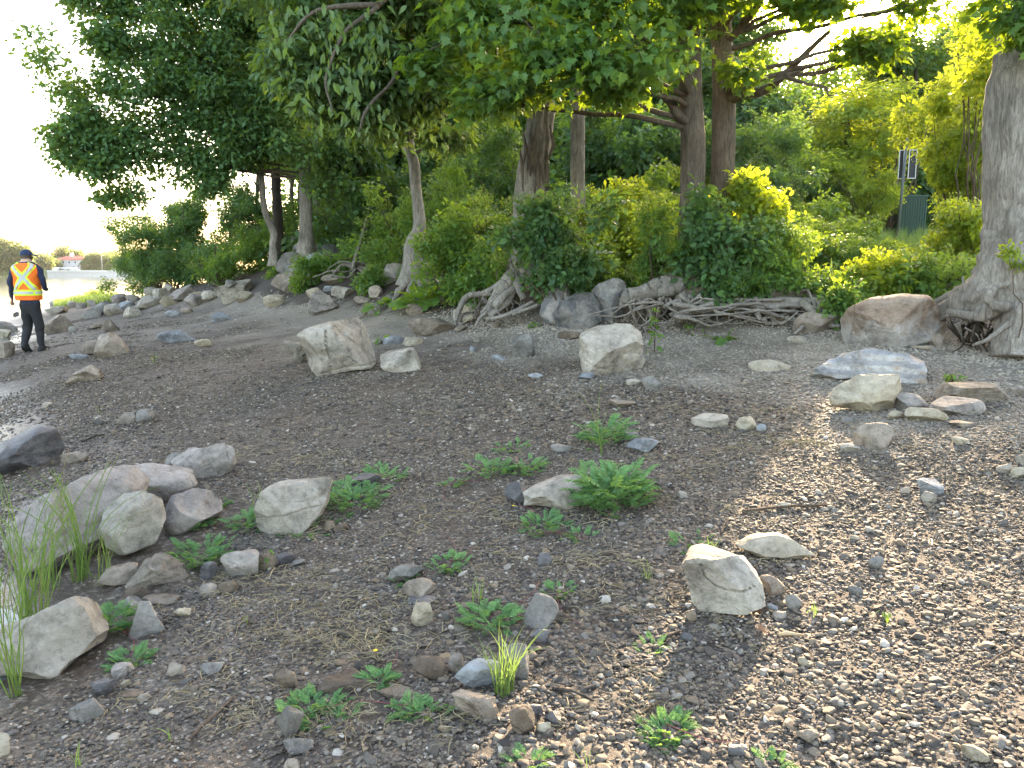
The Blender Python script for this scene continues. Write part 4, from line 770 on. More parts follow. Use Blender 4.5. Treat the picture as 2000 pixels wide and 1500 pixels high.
for i in range(34):
    u = g.uniform(1840, 1975); a = pt(u, g.uniform(615, 640), g.uniform(7.5, 8.1)); uu = u + g.uniform(-50, 60); x, D, z = hit(uu, g.uniform(665, 690)); m_ = (a + np.array([x, D, z])) / 2 + g.normal(0, .05, 3)
    add_root(th, base, [a, m_, (x, D, z)], g.uniform(.008, .025), .004, i + 60, sides=5, mat='dark' if i % 3 else 'root')
mb = MB()
for i in range(16):
    zz = g.uniform(.3, 3.2); a0 = g.uniform(3.6, 5.6); rr = .40 - .02 * zz; ln = g.uniform(.4, 1.2)
    Pp = [(math.cos(a0 + .05 * math.sin(t * 5 + i)) * (rr + .012), math.sin(a0 + .05 * math.sin(t * 5 + i)) * (rr + .012) , zz + t * ln) for t in np.linspace(0, 1, 8)]
    mb.tube([np.array(p) + np.array([(pt(2015, 380, 7.7) - base)[0], 0, 0]) for p in Pp], [.006, .02, .026, .022, .026, .02, .016, .005], 6)
mb.build('bark_strip', BK['grey'], th)

# twin maples in the middle
MT = []
tA, bA = tree('maple_tree', 'straight brownish maple with a pale root flare, closer of the twin trunks',
  WP((1345,585,10.1),(1350,520,10.15),(1352,420,10.2),(1354,300,10.2),(1350,200,10.25),(1345,60,10.3),(1340,-150,10.4),(1330,-420,10.6),(1310,-700,10.8)), [.30,.19,.16,.155,.15,.14,.12,.09,.05], 'brown', 'maple',
  [blob(1230,60,9.3,150,80), blob(1080,100,9.0,130,90), blob(1130,-40,9.2,170,90), blob(1300,110,9.4,80,60), blob(1330,-40,9.8,150,80), blob(930,30,9.2,120,80), blob(1180,130,8.9,110,50),
   blob(1250,-260,10,330,140,1.6), blob(1000,-300,9.8,300,140,1.6), blob(1330,-500,10.4,380,150,2), blob(1000,-560,10.4,380,160,2), blob(1470,-330,10.2,240,130,1.5), blob(930,190,9.4,80,35), blob(1000,170,9.3,70,40), blob(1240,160,9.3,60,30), blob(860,140,9.6,60,40), blob(1200,-700,10.5,500,150,2.2)],
  16, 21, rough=.045, n=40, rings=90, flare=(.5,.07,3), from_t=(.66,.92), lr=.25)
tB, bB = tree('maple_tree', 'brown maple right of its twin, with a long bare limb reaching over the clearing',
  WP((1412,585,10.7),(1412,500,10.7),(1410,400,10.7),(1413,250,10.7),(1412,140,10.7),(1408,50,10.7),(1400,-120,10.8),(1410,-420,10.9),(1420,-760,11)), [.26,.17,.152,.15,.145,.13,.11,.08,.04], 'brown', 'maple',
  [blob(1490,-80,10,130,60), blob(1640,-130,9.8,130,60), blob(1600,-320,10.5,330,150,1.8), blob(1750,-560,11,420,170,2.2), blob(1460,0,10.2,40,25), blob(1540,10,10,50,18), blob(1620,0,9.6,40,18), blob(1670,85,9.6,28,12,.2), blob(1720,95,9.6,22,10,.2), blob(1450,140,10.1,22,12,.2), blob(1790,10,9.6,35,30,.3), blob(1450,-700,11,400,160,2.4)],
  13, 22, rough=.045, n=36, rings=80, flare=(.5,.07,3), from_t=(.66,.92), lr=.25)
for P, r0, r1 in [([(1420,195,10.65),(1450,182,10.5),(1490,178,10.4),(1530,145,10.2),(1570,105,10.1),(1622,60,10.0)], .085, .022), ([(1530,147,10.2),(1600,142,10.1),(1660,122,10),(1725,112,9.9)], .035, .008), ([(1535,150,10.2),(1580,165,10.1),(1612,172,10),(1618,187,9.95),(1635,183,9.9)], .024, .006), ([(1500,165,10.3),(1570,135,10.1),(1650,112,10),(1700,108,9.9)], .022, .005),
                  ([(1410,90,10.7),(1440,60,10.5),(1480,10,10.3),(1520,-60,10.1)], .06, .03)]:
    add_root(tB, bB, WP(*P), r0, r1, int(P[0][0]), 'brown', 9, .25, 'limb')
for P, r0, r1 in [([(1350,245,10.2),(1325,225,10.1),(1303,195,10.0),(1250,150,9.6),(1180,135,9.2)], .07, .02), ([(1348,130,10.2),(1280,130,9.8),(1200,112,9.4),(1110,105,9.1)], .045, .012), ([(1345,60,10.3),(1250,20,9.7),(1150,-10,9.3)], .05, .015), ([(1210,115,9.4),(1260,95,9.2),(1330,100,9.2)], .016, .005)]:
    add_root(tA, bA, WP(*P), r0, r1, int(P[-1][0]), 'brown', 9, .25, 'limb')
# exposed roots of the maples along the bank edge
for P, r0, r1 in [([(1350,545,10.1),(1315,566,9.95),(1275,572,9.85),(1228,578,9.8)], .17, .10), ([(1360,560,10.0),(1372,590,9.85),(1395,600,9.75)], .12, .06), ([(1330,570,9.95),(1325,600,9.8),(1310,618,9.75)], .09, .03),
  ([(1385,600,9.8),(1372,622,9.65),(1362,640,9.6)], .055, .03), ([(1375,572,9.9),(1450,588,9.6),(1530,588,9.5),(1600,590,9.4),(1650,600,9.3)], .07, .03), ([(1400,600,9.6),(1470,603,9.5),(1560,600,9.4),(1640,612,9.2)], .05, .02),
  ([(1565,590,9.4),(1590,612,9.2),(1612,632,9.1),(1640,637,9.0)], .045, .02), ([(1600,590,9.4),(1598,612,9.2),(1570,640,9.05),(1552,652,9.0)], .035, .018), ([(1480,590,9.5),(1478,612,9.4),(1485,625,9.35)], .05, .02), ([(1440,600,9.6),(1500,612,9.4),(1560,630,9.2)], .03, .01),
  ([(1640,590,9.5),(1700,580,9.6)], .05, .03), ([(1228,578,9.8),(1215,585,9.9)], .10, .05), ([(1500,575,9.8),(1580,572,9.8),(1650,580,9.7)], .09, .05)]:
    add_root(tA, bA, WP(*P), r0, r1, int(P[0][0] + P[-1][0]), 'root', 12, .35)
for i in range(60):
    u = g.uniform(1225, 1450) if i < 42 else g.uniform(1450, 1620); a = pt(u, g.uniform(572, 600), g.uniform(9.6, 9.9)); du = g.uniform(-70, 70); x, D, z = hit(u + du, g.uniform(618, 655)); m_ = (a + np.array([x, D, z])) / 2 + g.normal(0, .09, 3)
    add_root(tA, bA, [a, m_, (x, D, z + .01)], g.uniform(.010, .034), .005, i + 160, sides=6, wig=1.2)
for i in range(34):
    u = g.uniform(1230, 1600); du = g.uniform(60, 190) * g.choice([-1, 1]); D0 = g.uniform(9.35, 9.75); a = pt(u, g.uniform(585, 625), D0); b_ = pt(min(1650, u + du), g.uniform(600, 640), D0 - g.uniform(0, .35)); m_ = (a + b_) / 2 + g.normal(0, .06, 3)
    for q in (m_, b_): q[2] = max(q[2], float(H(q[0], q[1])[0]) + .01)
    add_root(tA, bA, [a, (a + m_) / 2 + g.normal(0, .04, 3), m_, b_], g.uniform(.012, .04), .006, i + 460, sides=7, wig=1.0)
# shaggy split trunk, slim one behind it
tC, bC = tree('split_bark_tree', 'thick leaning trunk with torn shaggy bark above the looping roots',
  WP((1028,545,11.3),(1030,480,11.3),(1034,400,11.3),(1042,320,11.3),(1054,240,11.3),(1062,170,11.3),(1062,80,11.4),(1058,-120,11.6),(1040,-380,11.8)), [.30,.235,.22,.21,.185,.15,.13,.10,.06], 'grey', 'maple',
  [blob(1040,-120,11,200,120,1.2), blob(880,-180,11,220,120,1.4), blob(1080,-420,11.6,320,150,2), blob(980,60,10.8,110,60), blob(1010,165,10.6,90,35,.5), blob(760,-430,11.6,300,160,2)], 12, 23, rough=.10, n=44, rings=90, flare=(.3,.06,3), from_t=(.6,.95))
mb = MB()
for i in range(14):
    u = g.uniform(1005, 1075); v = g.uniform(230, 380); P = WP((u, v, 11.07), (u + g.uniform(-6, 8), v + 40, 11.03), (u + g.uniform(-10, 8), v + 85, 11.05)); mb.tube(np.array(P) - bC, [.008, .028, .01], 5)
mb.build('bark_strip', BK['brown'], tC)
for P, r0, r1 in [([(1022,520,11.2),(1000,552,11.0),(975,580,10.9),(952,612,10.75)], .12, .05), ([(1030,535,11.1),(1008,560,10.9),(985,590,10.8),(955,618,10.7)], .085, .04), ([(1018,530,11.1),(975,560,11),(945,578,10.9),(915,585,10.8),(897,610,10.75),(890,628,10.7)], .06, .025),
  ([(1005,535,11.1),(1012,560,10.8),(1022,585,10.65)], .075, .035), ([(1040,590,10.6),(1010,605,10.55),(975,618,10.5),(950,622,10.5)], .03, .02), ([(1075,580,10.6),(1040,600,10.5),(1000,615,10.45)], .035, .02), ([(950,610,10.7),(935,625,10.6),(928,640,10.55)], .03, .012),
  ([(1015,560,10.9),(990,575,10.8),(965,600,10.7)], .07, .05), ([(990,560,11),(960,590,10.8),(940,612,10.7)], .03, .02)]:
    add_root(tC, bC, WP(*P), r0, r1, int(P[0][0] * 3 + P[-1][1]), 'root', 11, .35)
for i in range(24):
    u = g.uniform(905, 1030); a = pt(u, g.uniform(560, 590), g.uniform(10.7, 11.0)); x, D, z = hit(u + g.uniform(-40, 40), g.uniform(612, 640)); m_ = (a + np.array([x, D, z])) / 2 + g.normal(0, .07, 3)
    add_root(tC, bC, [a, m_, (x, D, z + .01)], g.uniform(.007, .018), .004, i + 260, sides=5, wig=1.2)
tree('slim_tree', 'slim straight trunk with a bare reddish scar behind the thick split one',
  WP((1131,560,12.6),(1130,480,12.6),(1128,350,12.6),(1128,230,12.6),(1126,100,12.6),(1120,-150,12.8),(1115,-400,13)), [.14,.115,.11,.11,.10,.08,.05], 'grey', 'maple', [blob(1130,-150,12.4,200,110,1.3), blob(1250,-350,12.8,260,140,1.8)], 10, 24, rough=.07, n=24, rings=60)
# bent tree with the bulging base
tE, bE = tree('bent_tree', 'crooked grey trunk with a swollen base above the burdock leaves',
  WP((800,560,13.6),(806,520,13.6),(808,480,13.6),(818,450,13.6),(818,420,13.6),(812,370,13.6),(808,320,13.6),(798,280,13.6),(795,200,13.6),(800,80,13.5),(790,-100,13.4),(760,-350,13.4)), [.20,.17,.165,.115,.10,.09,.095,.09,.08,.07,.06,.03], 'grey', 'walnut',
  [blob(760,215,12.8,100,45), blob(850,190,12.6,80,45), blob(700,160,11.5,110,70), blob(820,120,12,130,80), blob(640,60,11,130,80), blob(750,20,11.5,150,80), blob(880,60,11.8,100,70), blob(700,-120,12,260,110,1.5), blob(560,-60,11.5,150,100), blob(800,-350,13,350,160,2), blob(880,265,12.8,40,20,.4), blob(620,190,11.6,70,50)],
  15, 25, rough=.06, n=30, rings=90, flare=(.3,.05,3), from_t=(.55,.95))
for P, r0, r1 in [([(798,545,13.4),(785,568,13.1),(768,585,12.9)], .08, .03), ([(805,548,13.4),(800,570,13.1),(806,585,13)], .07, .03), ([(795,555,13.3),(778,570,13.2),(780,590,12.9)], .05, .02), ([(812,548,13.4),(835,575,13),(880,585,12.6)], .05, .02)]:
    add_root(tE, bE, WP(*P), r0, r1, int(P[0][0] + P[-1][1]), 'root', 9, .4)
# tall trees at the point, leaning over the water
tree('shore_maple', 'straight trunk rising from the grey boulders, its crown overhanging the water',
  WP((598,502,19.4),(598,440,19.4),(597,380,19.4),(595,330,19.3),(592,240,19.2),(585,100,19),(560,-60,18.8),(520,-260,18.5)), [.19,.155,.15,.14,.13,.12,.10,.06], 'grey', 'oak_far',
  [blob(165,140,17.2,55,60), blob(140,215,17.2,38,50), blob(130,290,17.2,32,45), blob(180,250,17.3,60,60), blob(230,180,17.4,50,50), blob(215,20,17.5,50,50), blob(330,110,17.8,80,70), blob(380,320,18,80,45), blob(260,300,17.6,70,50), blob(430,180,18.2,90,80), blob(210,90,17.2,60,55), blob(150,260,17.2,45,60), blob(200,310,17.4,70,45), blob(250,240,17.4,45,40), blob(300,50,17.6,90,75), blob(320,180,17.6,55,60), blob(350,290,17.8,75,50), blob(400,120,18,90,85), blob(420,240,18,80,70),
   blob(480,300,18.4,70,40), blob(500,170,18.4,90,90), blob(560,270,18.6,80,60), blob(270,350,17.8,45,28), blob(250,385,17.8,14,14,.3), blob(208,385,17.6,10,12,.2), blob(460,20,18.2,130,80), blob(260,-60,17.8,90,80), blob(420,-150,18.2,190,110,1.8), blob(600,60,18.8,130,110,1.5), blob(650,300,19,70,70), blob(520,-320,18.6,320,120,2.4), blob(400,300,17.9,50,25)],
  13, 26, rough=.04, n=22, rings=50, limbs=1, gate=-.02, fr=1.3, from_t=(.62,.95), lr=.22)
tree('crooked_tree', 'thin crooked pale trunk in front of the bush covered point',
  WP((534,520,19.2),(533,480,19.2),(534,455,19.2),(522,425,19.2),(514,395,19.2),(512,360,19.1),(505,300,19),(490,220,18.9)), [.10,.085,.085,.075,.075,.07,.06,.04], 'grey', 'oak_far', [blob(500,260,18.9,60,45), blob(460,310,18.7,45,30)], 12, 27, rough=.05, n=16, rings=50)
tree('dark_trunk_tree', 'dark trunk in shadow behind the thin crooked one',
  WP((543,500,22),(543,440,22),(540,380,22),(536,300,22),(530,180,22),(520,0,22)), [.17,.14,.13,.12,.11,.07], 'dark', 'oak_far', [blob(530,230,21.5,130,80), blob(560,80,21.5,150,100), blob(430,130,21,100,80)], 10, 28, rough=.05, n=16, rings=40)
for i, (u, D) in enumerate([(572,26),(588,27),(621,25),(652,26),(505,27),(690,28)]):
    tree('slender_tree', ['slender pale stem between the dark and straight trunks', 'second slender stem between the dark and straight trunks', 'slender stem just right of the straight trunk', 'slender stem deeper in the wood than the exposed roots', 'slender stem against the bright sky left of the crooked trunk', 'slender stem deep in shade above the dead snag'][i],
      WP((u,510,D),(u+2,440,D),(u-3,380,D),(u+4,250,D),(u,100,D)), [.09,.075,.07,.06,.04], 'brown', 'maple_far', [blob(u+20,180,D,90,60), blob(u-10,330-20*(i%3),D,60,28,.8)], 7, 40 + i, 'slender stems behind the point', rough=.04, n=10, rings=20)
th = thing('dead_snag', 'thin bare dead stick leaning over the exposed roots', 'snag', tuple(pt(690,520,16.5)))
V, F_ = root_tube(np.array(WP((690,522,16.5),(700,485,16.5),(708,455,16.4),(716,425,16.4))) - np.array(th.location), .045, .018, seed=4); link('stem', mesh('stem', V, F_, BK['root'], True), th)
for i in range(12):
    u = g.uniform(650, 720); a = pt(u, g.uniform(512, 528), 16.6); b = pt(u + g.uniform(-60, 60), g.uniform(525, 545), 16.2); V, F_ = root_tube(np.array([a, (a + b) / 2 + g.normal(0, .08, 3), b]) - np.array(th.location), g.uniform(.02, .045), .01, seed=i, wig=1); link('root', mesh('root', V, F_, BK['root'], True), th)

# ------------------------------------------------------------------ the wood behind
BG = [ # u, vtop, vbase, width px, D, family, label
 (980,120,470,190,27,'forest','dark leafy tree behind the bent trunk'),(1120,40,470,230,30,'forest','dark tree behind the split trunk, tallest there'),(1290,60,470,230,31,'forest','dark tree filling the gap left of the twin maples'),
 (1480,150,470,190,30,'forest','shaded tree seen between the twin maples and the clearing'),(1575,190,470,140,33,'forest','blackish green tree at the back of the clearing'),(1655,170,450,210,24,'feather','light feathery tree with level sprays in the clearing'),
 (1790,60,450,210,31,'forest','tall dark tree right of the feathery one'),(1870,40,450,230,36,'forest_y','tallest sunlit tree above the sign'),(1720,190,450,150,38,'forest_y','green tree far behind the feathery one'),
 (860,60,470,230,26,'forest','dark tree behind the drooping walnut leaves'),(740,150,480,210,27,'forest','green tree behind the dead snag'),(680,60,480,200,30,'forest','tree behind the straight trunk'),
 (1960,90,460,200,34,'forest_y','bright tree partly hidden by the huge trunk'),(1400,-40,470,260,38,'forest','tree closing the view behind the twin maples'),(1180,-80,470,320,42,'forest_y','far tree showing light over the darker ones'),
(1010,-120,470,320,40,'forest','far dark tree above the split trunk'),(800,-60,470,300,40,'forest','far tree above the bent trunk')]
for i, (u, vt, vb, wd, D, fam, lab) in enumerate(BG):
    g2 = np.random.default_rng(300 + i); bl = []
    hh = vb - vt
    for k in range(9 if fam != 'feather' else 11):
        f = (k + .5) / (9 if fam != 'feather' else 11); wv = wd * .5 * (.45 + .75 * math.sin(math.pi * (f * .85 + .12)))
        bl.append(blob(u + g2.uniform(-.55, .55) * wv, vt + 12 + f * hh * .86, D + g2.uniform(-1, 1), wv * .72, hh * (.10 if fam != 'feather' else .035) + 8, wv * D / FPX * .8))
    tree('woodland_tree', lab, WP((u, vb + 8, D), (u + 3, vb - .4 * hh, D), (u - 3, vt + .1 * hh, D)), [.2, .14, .05], 'dark' if fam != 'feather' else 'brown', fam, bl, 2.9 if fam != 'feather' else 4.5, 500 + i, rough=.04, n=10, rings=16, limbs=1, flare=None, scale=(.75, 1.3), gate=-.2 if fam != 'feather' else -.05, fr=.8, lr=.25)

g2 = np.random.default_rng(61); n = 5200; x_ = g2.uniform(-13, 45, n); y_ = g2.uniform(44, 52, n) ; z_ = g2.uniform(0, 1, n) ** .9 * (13.2 + 2.5 * vnoise(np.stack([x_ * .25, 0 * x_, 0 * x_], 1), 3)) + 1
tag(cloud('treeline', np.stack([x_, y_, z_], 1), np.stack([g2.normal(0, .4, n), g2.normal(0, .4, n), g2.uniform(0, 6.3, n)], 1), g2.uniform(1.2, 2.0, n), g2.integers(0, 3, n), FAM['forest']), 'dense far wood closing the view behind all trees', 'woodland')
n = 7000; x_ = g2.uniform(-9, 34, n); y_ = g2.uniform(19, 40, n); k_ = ((x_ < 5.5 + (y_ - 20) * .1) | (y_ > 29)) & (H(x_, y_) > 1.8); x_, y_ = x_[k_], y_[k_]; n = len(x_); z_ = H(x_, y_) + g2.uniform(0, 1.5, n) * (.6 + .6 * vnoise(np.stack([x_ * .5, y_ * .5, 0 * x_], 1), 3))
tag(cloud('understorey', np.stack([x_, y_, z_], 1), np.stack([g2.normal(0, .4, n), g2.normal(0, .4, n), g2.uniform(0, 6.3, n)], 1), g2.uniform(.6, 1.1, n), g2.integers(0, 3, n), FAM['forest']), 'dark leafy understorey filling the wood behind the bank', 'undergrowth')

# ------------------------------------------------------------------ shrubs and undergrowth
SH = [ # blobs [(u,v,ru,rv)], D, family, density, label
 ([(300,510,65,55),(262,545,38,34),(310,550,70,30)],24.5,'hill',26,'bush hanging lowest over the water at the point'),
 ([(350,465,75,62),(340,535,80,38)],24,'hill',26,'rounded grey green bush above the boulder row'),
 ([(440,440,75,70),(410,530,70,45),(480,470,50,60)],23.5,'hill',26,'tallest bush on the point, under the crown'),
 ([(460,520,60,40),(505,505,42,42),(425,540,40,22)],22.6,'bush',30,'yellow green bush pressing against the square tan boulder'),
 ([(520,455,40,60),(560,470,50,45)],24,'hill',20,'shaded bush behind the crooked trunk'),
 ([(560,540,18,24),(545,552,14,14)],20.5,'bush',30,'small bush at the foot of the crooked trunk'),
 ([(610,535,24,30),(595,560,18,18)],17.6,'bush',34,'young bush in front of the blue grey split boulder'),
 ([(660,440,70,70),(720,460,60,60),(640,490,40,40)],21,'dark_bush',30,'dark bush behind the dead snag'),
 ([(700,300,90,60),(740,380,60,60)],20,'sumac',9,'tall dark shrub right of the straight trunk'),
 ([(755,450,48,55),(770,500,36,40)],16,'bush',30,'leafy bush left of the bent trunk'),
 ([(728,545,20,18),(745,562,16,14)],15,'bush',34,'low bush among the stones below the dead snag'),
 ([(880,430,70,70),(860,380,60,60),(860,480,50,60)],15.5,'bush',22,'shrub behind the bent trunk'),
 ([(900,480,68,62),(880,535,60,45),(940,540,50,38)],12.4,'bush',32,'big light green bush right of the bent trunk'),
 ([(960,430,50,45),(975,480,35,40)],12.6,'bush',30,'bush with sunlit tips left of the split trunk'),
 ([(850,340,60,50),(930,330,60,60)],19,'dark_bush',26,'dark shrub under the drooping walnut leaves'),
 ([(1050,430,35,45),(1095,450,60,50),(1060,500,55,45),(1120,510,45,45),(1085,550,45,30)],10.45,'dark_bush',34,'dark broad leaved bush covering the foot of the split trunk'),
 ([(1230,300,110,75),(1170,350,60,60),(1300,370,60,50)],21,'sumac',12,'domed sumac thicket behind the slim tree'),
 ([(1210,465,60,55),(1245,515,55,40),(1190,525,48,40)],12.4,'yellow_bush',26,'bright ferny shrub between the split trunk and the twin maples'),
 ([(1200,395,35,28),(1245,390,30,20)],12.8,'yellow_bush',18,'sunlit sprig above the ferny shrub'),
 ([(1285,440,25,50),(1300,490,22,45),(1270,520,18,22)],10.4,'bush',30,'straggly bush with reddish tips left of the twin maples'),
 ([(1390,450,35,50),(1380,520,40,50),(1430,540,50,40),(1450,480,45,45)],9.75,'dark_bush',36,'ivy like bush wrapping the foot of the twin maples'),
 ([(1500,530,60,45),(1540,490,50,40),(1560,550,40,30)],9.9,'bush',34,'dense green bush over the long roots'),
 ([(1470,400,40,30),(1500,430,40,25),(1455,375,14,16)],10.4,'yellow_bush',16,'backlit yellow sprays right of the twin maples'),
 ([(1480,400,50,50),(1530,370,50,40)],17,'dark_bush',26,'dark shrub at the back right of the twin maples'),
 ([(1600,450,70,35),(1560,440,40,30)],15,'bush',22,'bush before the lawn'),
 ([(1640,520,60,45),(1600,500,50,35),(1690,500,50,30)],11.5,'bush',28,'green thicket in front of the lawn'),
 ([(1725,530,55,40),(1690,560,25,25),(1760,540,40,35)],9.9,'yellow_bush',30,'yellow leaved bush above the rusty red boulder'),
 ([(1640,590,14,20)],9.15,'bush',40,'sprig growing among the horizontal roots'),
 ([(1675,375,60,40),(1700,410,50,30)],22,'yellow_bush',30,'round yellow bush left of the sign'),
 ([(1560,340,60,60),(1600,380,40,40)],23,'dark_bush',26,'dull bush at the back of the lawn'),
 ([(1805,255,30,35),(1745,290,18,30),(1790,235,30,20)],22.6,'yellow_bush',20,'sunlit bush with pinkish tips around the sign'),
 ([(1870,250,62,90),(1880,350,58,80),(1905,180,45,100),(1868,310,48,60)],15,'yellow_bush',34,'tall bright yellow shrub left of the huge trunk'),
 ([(1885,430,42,55),(1850,492,42,26),(1895,480,38,50)],11.5,'yellow_bush',26,'leafy yellow green shrub beside the huge trunk'),
 ([(1820,540,60,40),(1870,540,40,30)],9.6,'bush',28,'green bush behind the rusty red boulder'),
 ([(1915,90,35,70),(1925,180,25,60)],13,'yellow_bush',22,'bright foliage touching the huge trunk high up'),
 ([(1968,494,11,4),(1990,518,5,7)],7.1,'yellow_bush',4,'backlit sprig in front of the huge trunk'),
 ([(190,580,30,9),(165,586,20,6)],38,'bush',40,'low dark green bush on the grassy point'),
 ([(1640,455,60,30),(1560,470,50,30),(1500,450,40,35)],13,'bush',24,'low green shrubs screening the lawn edge'),
 ([(1735,505,36,20),(1700,505,36,22)],12.5,'yellow_bush',26,'sunlit shrub below the signpost'),
 ([(640,500,40,40),(600,440,40,40),(560,430,30,40)],22.5,'bush',24,'green undergrowth behind the straight trunk'),
 ([(960,520,40,40),(930,560,40,20)],11.7,'bush',30,'low bush over the thick looping roots'),
 ([(1330,430,40,50),(1310,380,30,40)],13.5,'bush',22,'leafy shrub seen between slim tree and twin maples'),
 ([(680,505,40,30),(640,520,30,20),(760,530,30,22)],17.3,'bush',24,'straggling green growth among the exposed roots'),
 ([(1000,520,34,40),(985,560,26,22)],11.1,'small',40,'fine leaved sprigs above the thick looping roots'),
 ([(1165,520,40,34),(1210,550,44,20),(1255,552,30,16)],11.2,'bush',30,'low green cover between the grey trio and the twin maples'),
 ([(1320,500,30,40),(1335,550,26,24)],9.95,'small',44,'small leaved climber on the pale root flare'),
 ([(1480,560,60,24),(1580,560,60,20),(1640,565,40,16)],9.75,'bush',34,'trailing leaves hanging over the long roots'),
 ([(1440,430,34,26),(1465,455,34,24)],11.2,'yellow_bush',22,'sunlit growth climbing beside the twin maples'),
 ([(1100,470,60,60),(1170,450,40,40)],16,'dark_bush',24,'shaded shrub behind the slim tree'),
 ([(1400,300,60,70),(1500,280,60,60)],20,'dark_bush',22,'tall shaded shrub behind the twin maples'),
 ([(970,280,50,60),(1000,370,40,60)],17,'dark_bush',20,'shaded shrub left of the split trunk'),
]
for i, (bl, D, fam, dens, lab) in enumerate(SH):
    bs = [blob(u, v - (18 if fam == 'hill' else 14 if D == 22.6 else 0), D + (j % 2) * .25 + (3.0 if fam == 'hill' and D > 23 else 0), a * 1.08, b * 1.05) for j, (u, v, a, b) in enumerate(bl)]
    lo = min(bs, key=lambda q: q[0][2] - q[1][2]); bx = lo[0]; zb = float(H(bx[0], bx[1])[0]); th = thing('shrub', lab, 'shrub', (bx[0], bx[1], max(zb, -.1)))
    base = np.array(th.location); g2 = np.random.default_rng(700 + i)
    fo, FP = foliage('foliage', th, fam, [(c - base, r) for c, r in bs], dens * .8, 700 + i, gate=-.05, fr=3.2 * 10 / D, shell=.3, scale=(.55, 1.35) if D > 8 else (.28, .45), tilt=.8, split=11 if D > 8 else 0)
    mb = MB(); SQ = []
    for c, r in bs:
        r = np.array(r)
        for k in range(9 if D > 8 else 1):
            d = g2.normal(size=3); d[2] = abs(d[2]) * .9 + .1; d /= np.linalg.norm(d); q0 = c - base + d * np.array(r) * .7; q1 = c - base + d * np.array(r) * g2.uniform(1.15, 1.55) + np.array([0, 0, -.06 * r[2]])
            mb.tube([q0, (q0 + q1) / 2 + np.array([0, 0, .05 * r[2]]), q1], [.004 * D / 10, .003 * D / 10, .001 * D / 10], 4)
            for t in np.linspace(.15, 1, 6): SQ.append(q0 + (q1 - q0) * t + g2.normal(0, .02 * D / 10, 3))
    n_ = len(SQ); cloud("sprigs", SQ, np.stack([g2.normal(0, .6, n_), g2.normal(0, .6, n_), g2.uniform(0, 6.3, n_)], 1), g2.uniform(.32, .6, n_), g2.integers(0, 3, n_), FAM[fam], th)
    for c, r in bs:
        for k in range(5 if D > 8 else 1): mb.add(*limb(g2, (g2.uniform(-.1, .1), g2.uniform(-.1, .1), -.05), (c - base) + g2.uniform(-.85, .85, 3) * np.array(r), .012 * D / 10, .003 * D / 10, 7, .12))
    mb.build('stems', BK['twig'], th)
# reeds and grass on the far point, lawn grass
BL = []
for i in range(4):
    mb = MB(); g2 = random.Random(i)
    for k in range(16):
        a = g2.uniform(0, 6.3); L_ = g2.uniform(.5, 1); b = g2.uniform(.1, .5); w_ = .02; x0, y0 = g2.uniform(-.15, .15), g2.uniform(-.15, .15)
        pts = [(x0 + math.cos(a) * b * t * t * L_, y0 + math.sin(a) * b * t * t * L_, L_ * t * (1 - .15 * b * t)) for t in (0, .35, .7, 1)]
        nx, ny = -math.sin(a), math.cos(a); V = []
        for j, p in enumerate(pts): ww = w_ * (1, .9, .6, .05)[j]; V += [(p[0] - nx * ww, p[1] - ny * ww, p[2]), (p[0] + nx * ww, p[1] + ny * ww, p[2])]
        mb.add(V, [(0,1,3,2),(2,3,5,4),(4,5,7,6)], g2.random())
    BL.append(proto('tuft_seed', mb, LM['blade']))
g2 = np.random.default_rng(9)
def grass_field(name, label, xy, s0, s1):
    x, y = xy; n = len(x); z = H(x, y); ok = z > .0; x, y, z = x[ok], y[ok], z[ok]; n = len(x)
    tag(cloud(name, np.stack([x, y, z - .02], 1), np.stack([g2.normal(0, .1, n), g2.normal(0, .1, n), g2.uniform(0, 6.3, n)], 1), g2.uniform(s0, s1, n), g2.integers(0, 4, n), BL), label, 'grass')
u_ = g2.uniform(110, 232, 500); D_ = g2.uniform(33, 44, 500); grass_field('reeds', 'yellow green reeds on the low grassy point', ((u_ - 1000) / FPX * D_, D_), .25, .6)
x_ = g2.uniform(2, 18, 5000); y_ = g2.uniform(11.5, 34, 5000); grass_field('lawn_grass', 'mown grass on the sunlit lawn behind the bank', (x_, y_), .08, .2)
x_ = g2.uniform(-8, 14, 2600); y_ = g2.uniform(10.2, 26, 2600); k_ = H(x_, y_) > 1.5 + .25 * (y_ > 17); x_, y_ = x_[k_], y_[k_]; grass_field('undergrowth', 'rough grass and herbs on the shaded bank top', (x_, y_), .2, .45)

# ------------------------------------------------------------------ the largest overhanging leaves one by one
ML = [mesh('leaf', *leaf_geo('maple', 1, Matrix.Identity(4), f, d), LM['maple'], False, [t] * 17) for f, d, t in [(.25,.25,.2),(.1,.4,.6),(.35,.3,.9)]]
WL = [mesh('leaf', *leaf_geo('long', 1, Matrix.Identity(4), f, d), LM['walnut'], False, [t] * 9) for f, d, t in [(.25,.25,.2),(.1,.5,.6),(.35,.35,.9)]]
def single_leaves(th, base, meshes, boxes, n, s0, s1, seed, hang=.8):
    g2 = np.random.default_rng(seed); areas = [b[2] * b[3] for b in boxes]; k = 0
    for i in range(n):
        u, v, ru, rv, D = boxes[g2.choice(len(boxes), p=np.array(areas) / sum(areas))]; a = g2.uniform(0, 6.3); r = g2.random() ** .5
        p = pt(u + ru * r * math.cos(a), v + rv * r * math.sin(a), D + g2.normal(0, .2)) - base
        link('leaf', meshes[i % 3], th, tuple(p), (g2.normal(-hang, .35), g2.normal(0, .4), g2.uniform(0, 6.3)), g2.uniform(s0, s1))
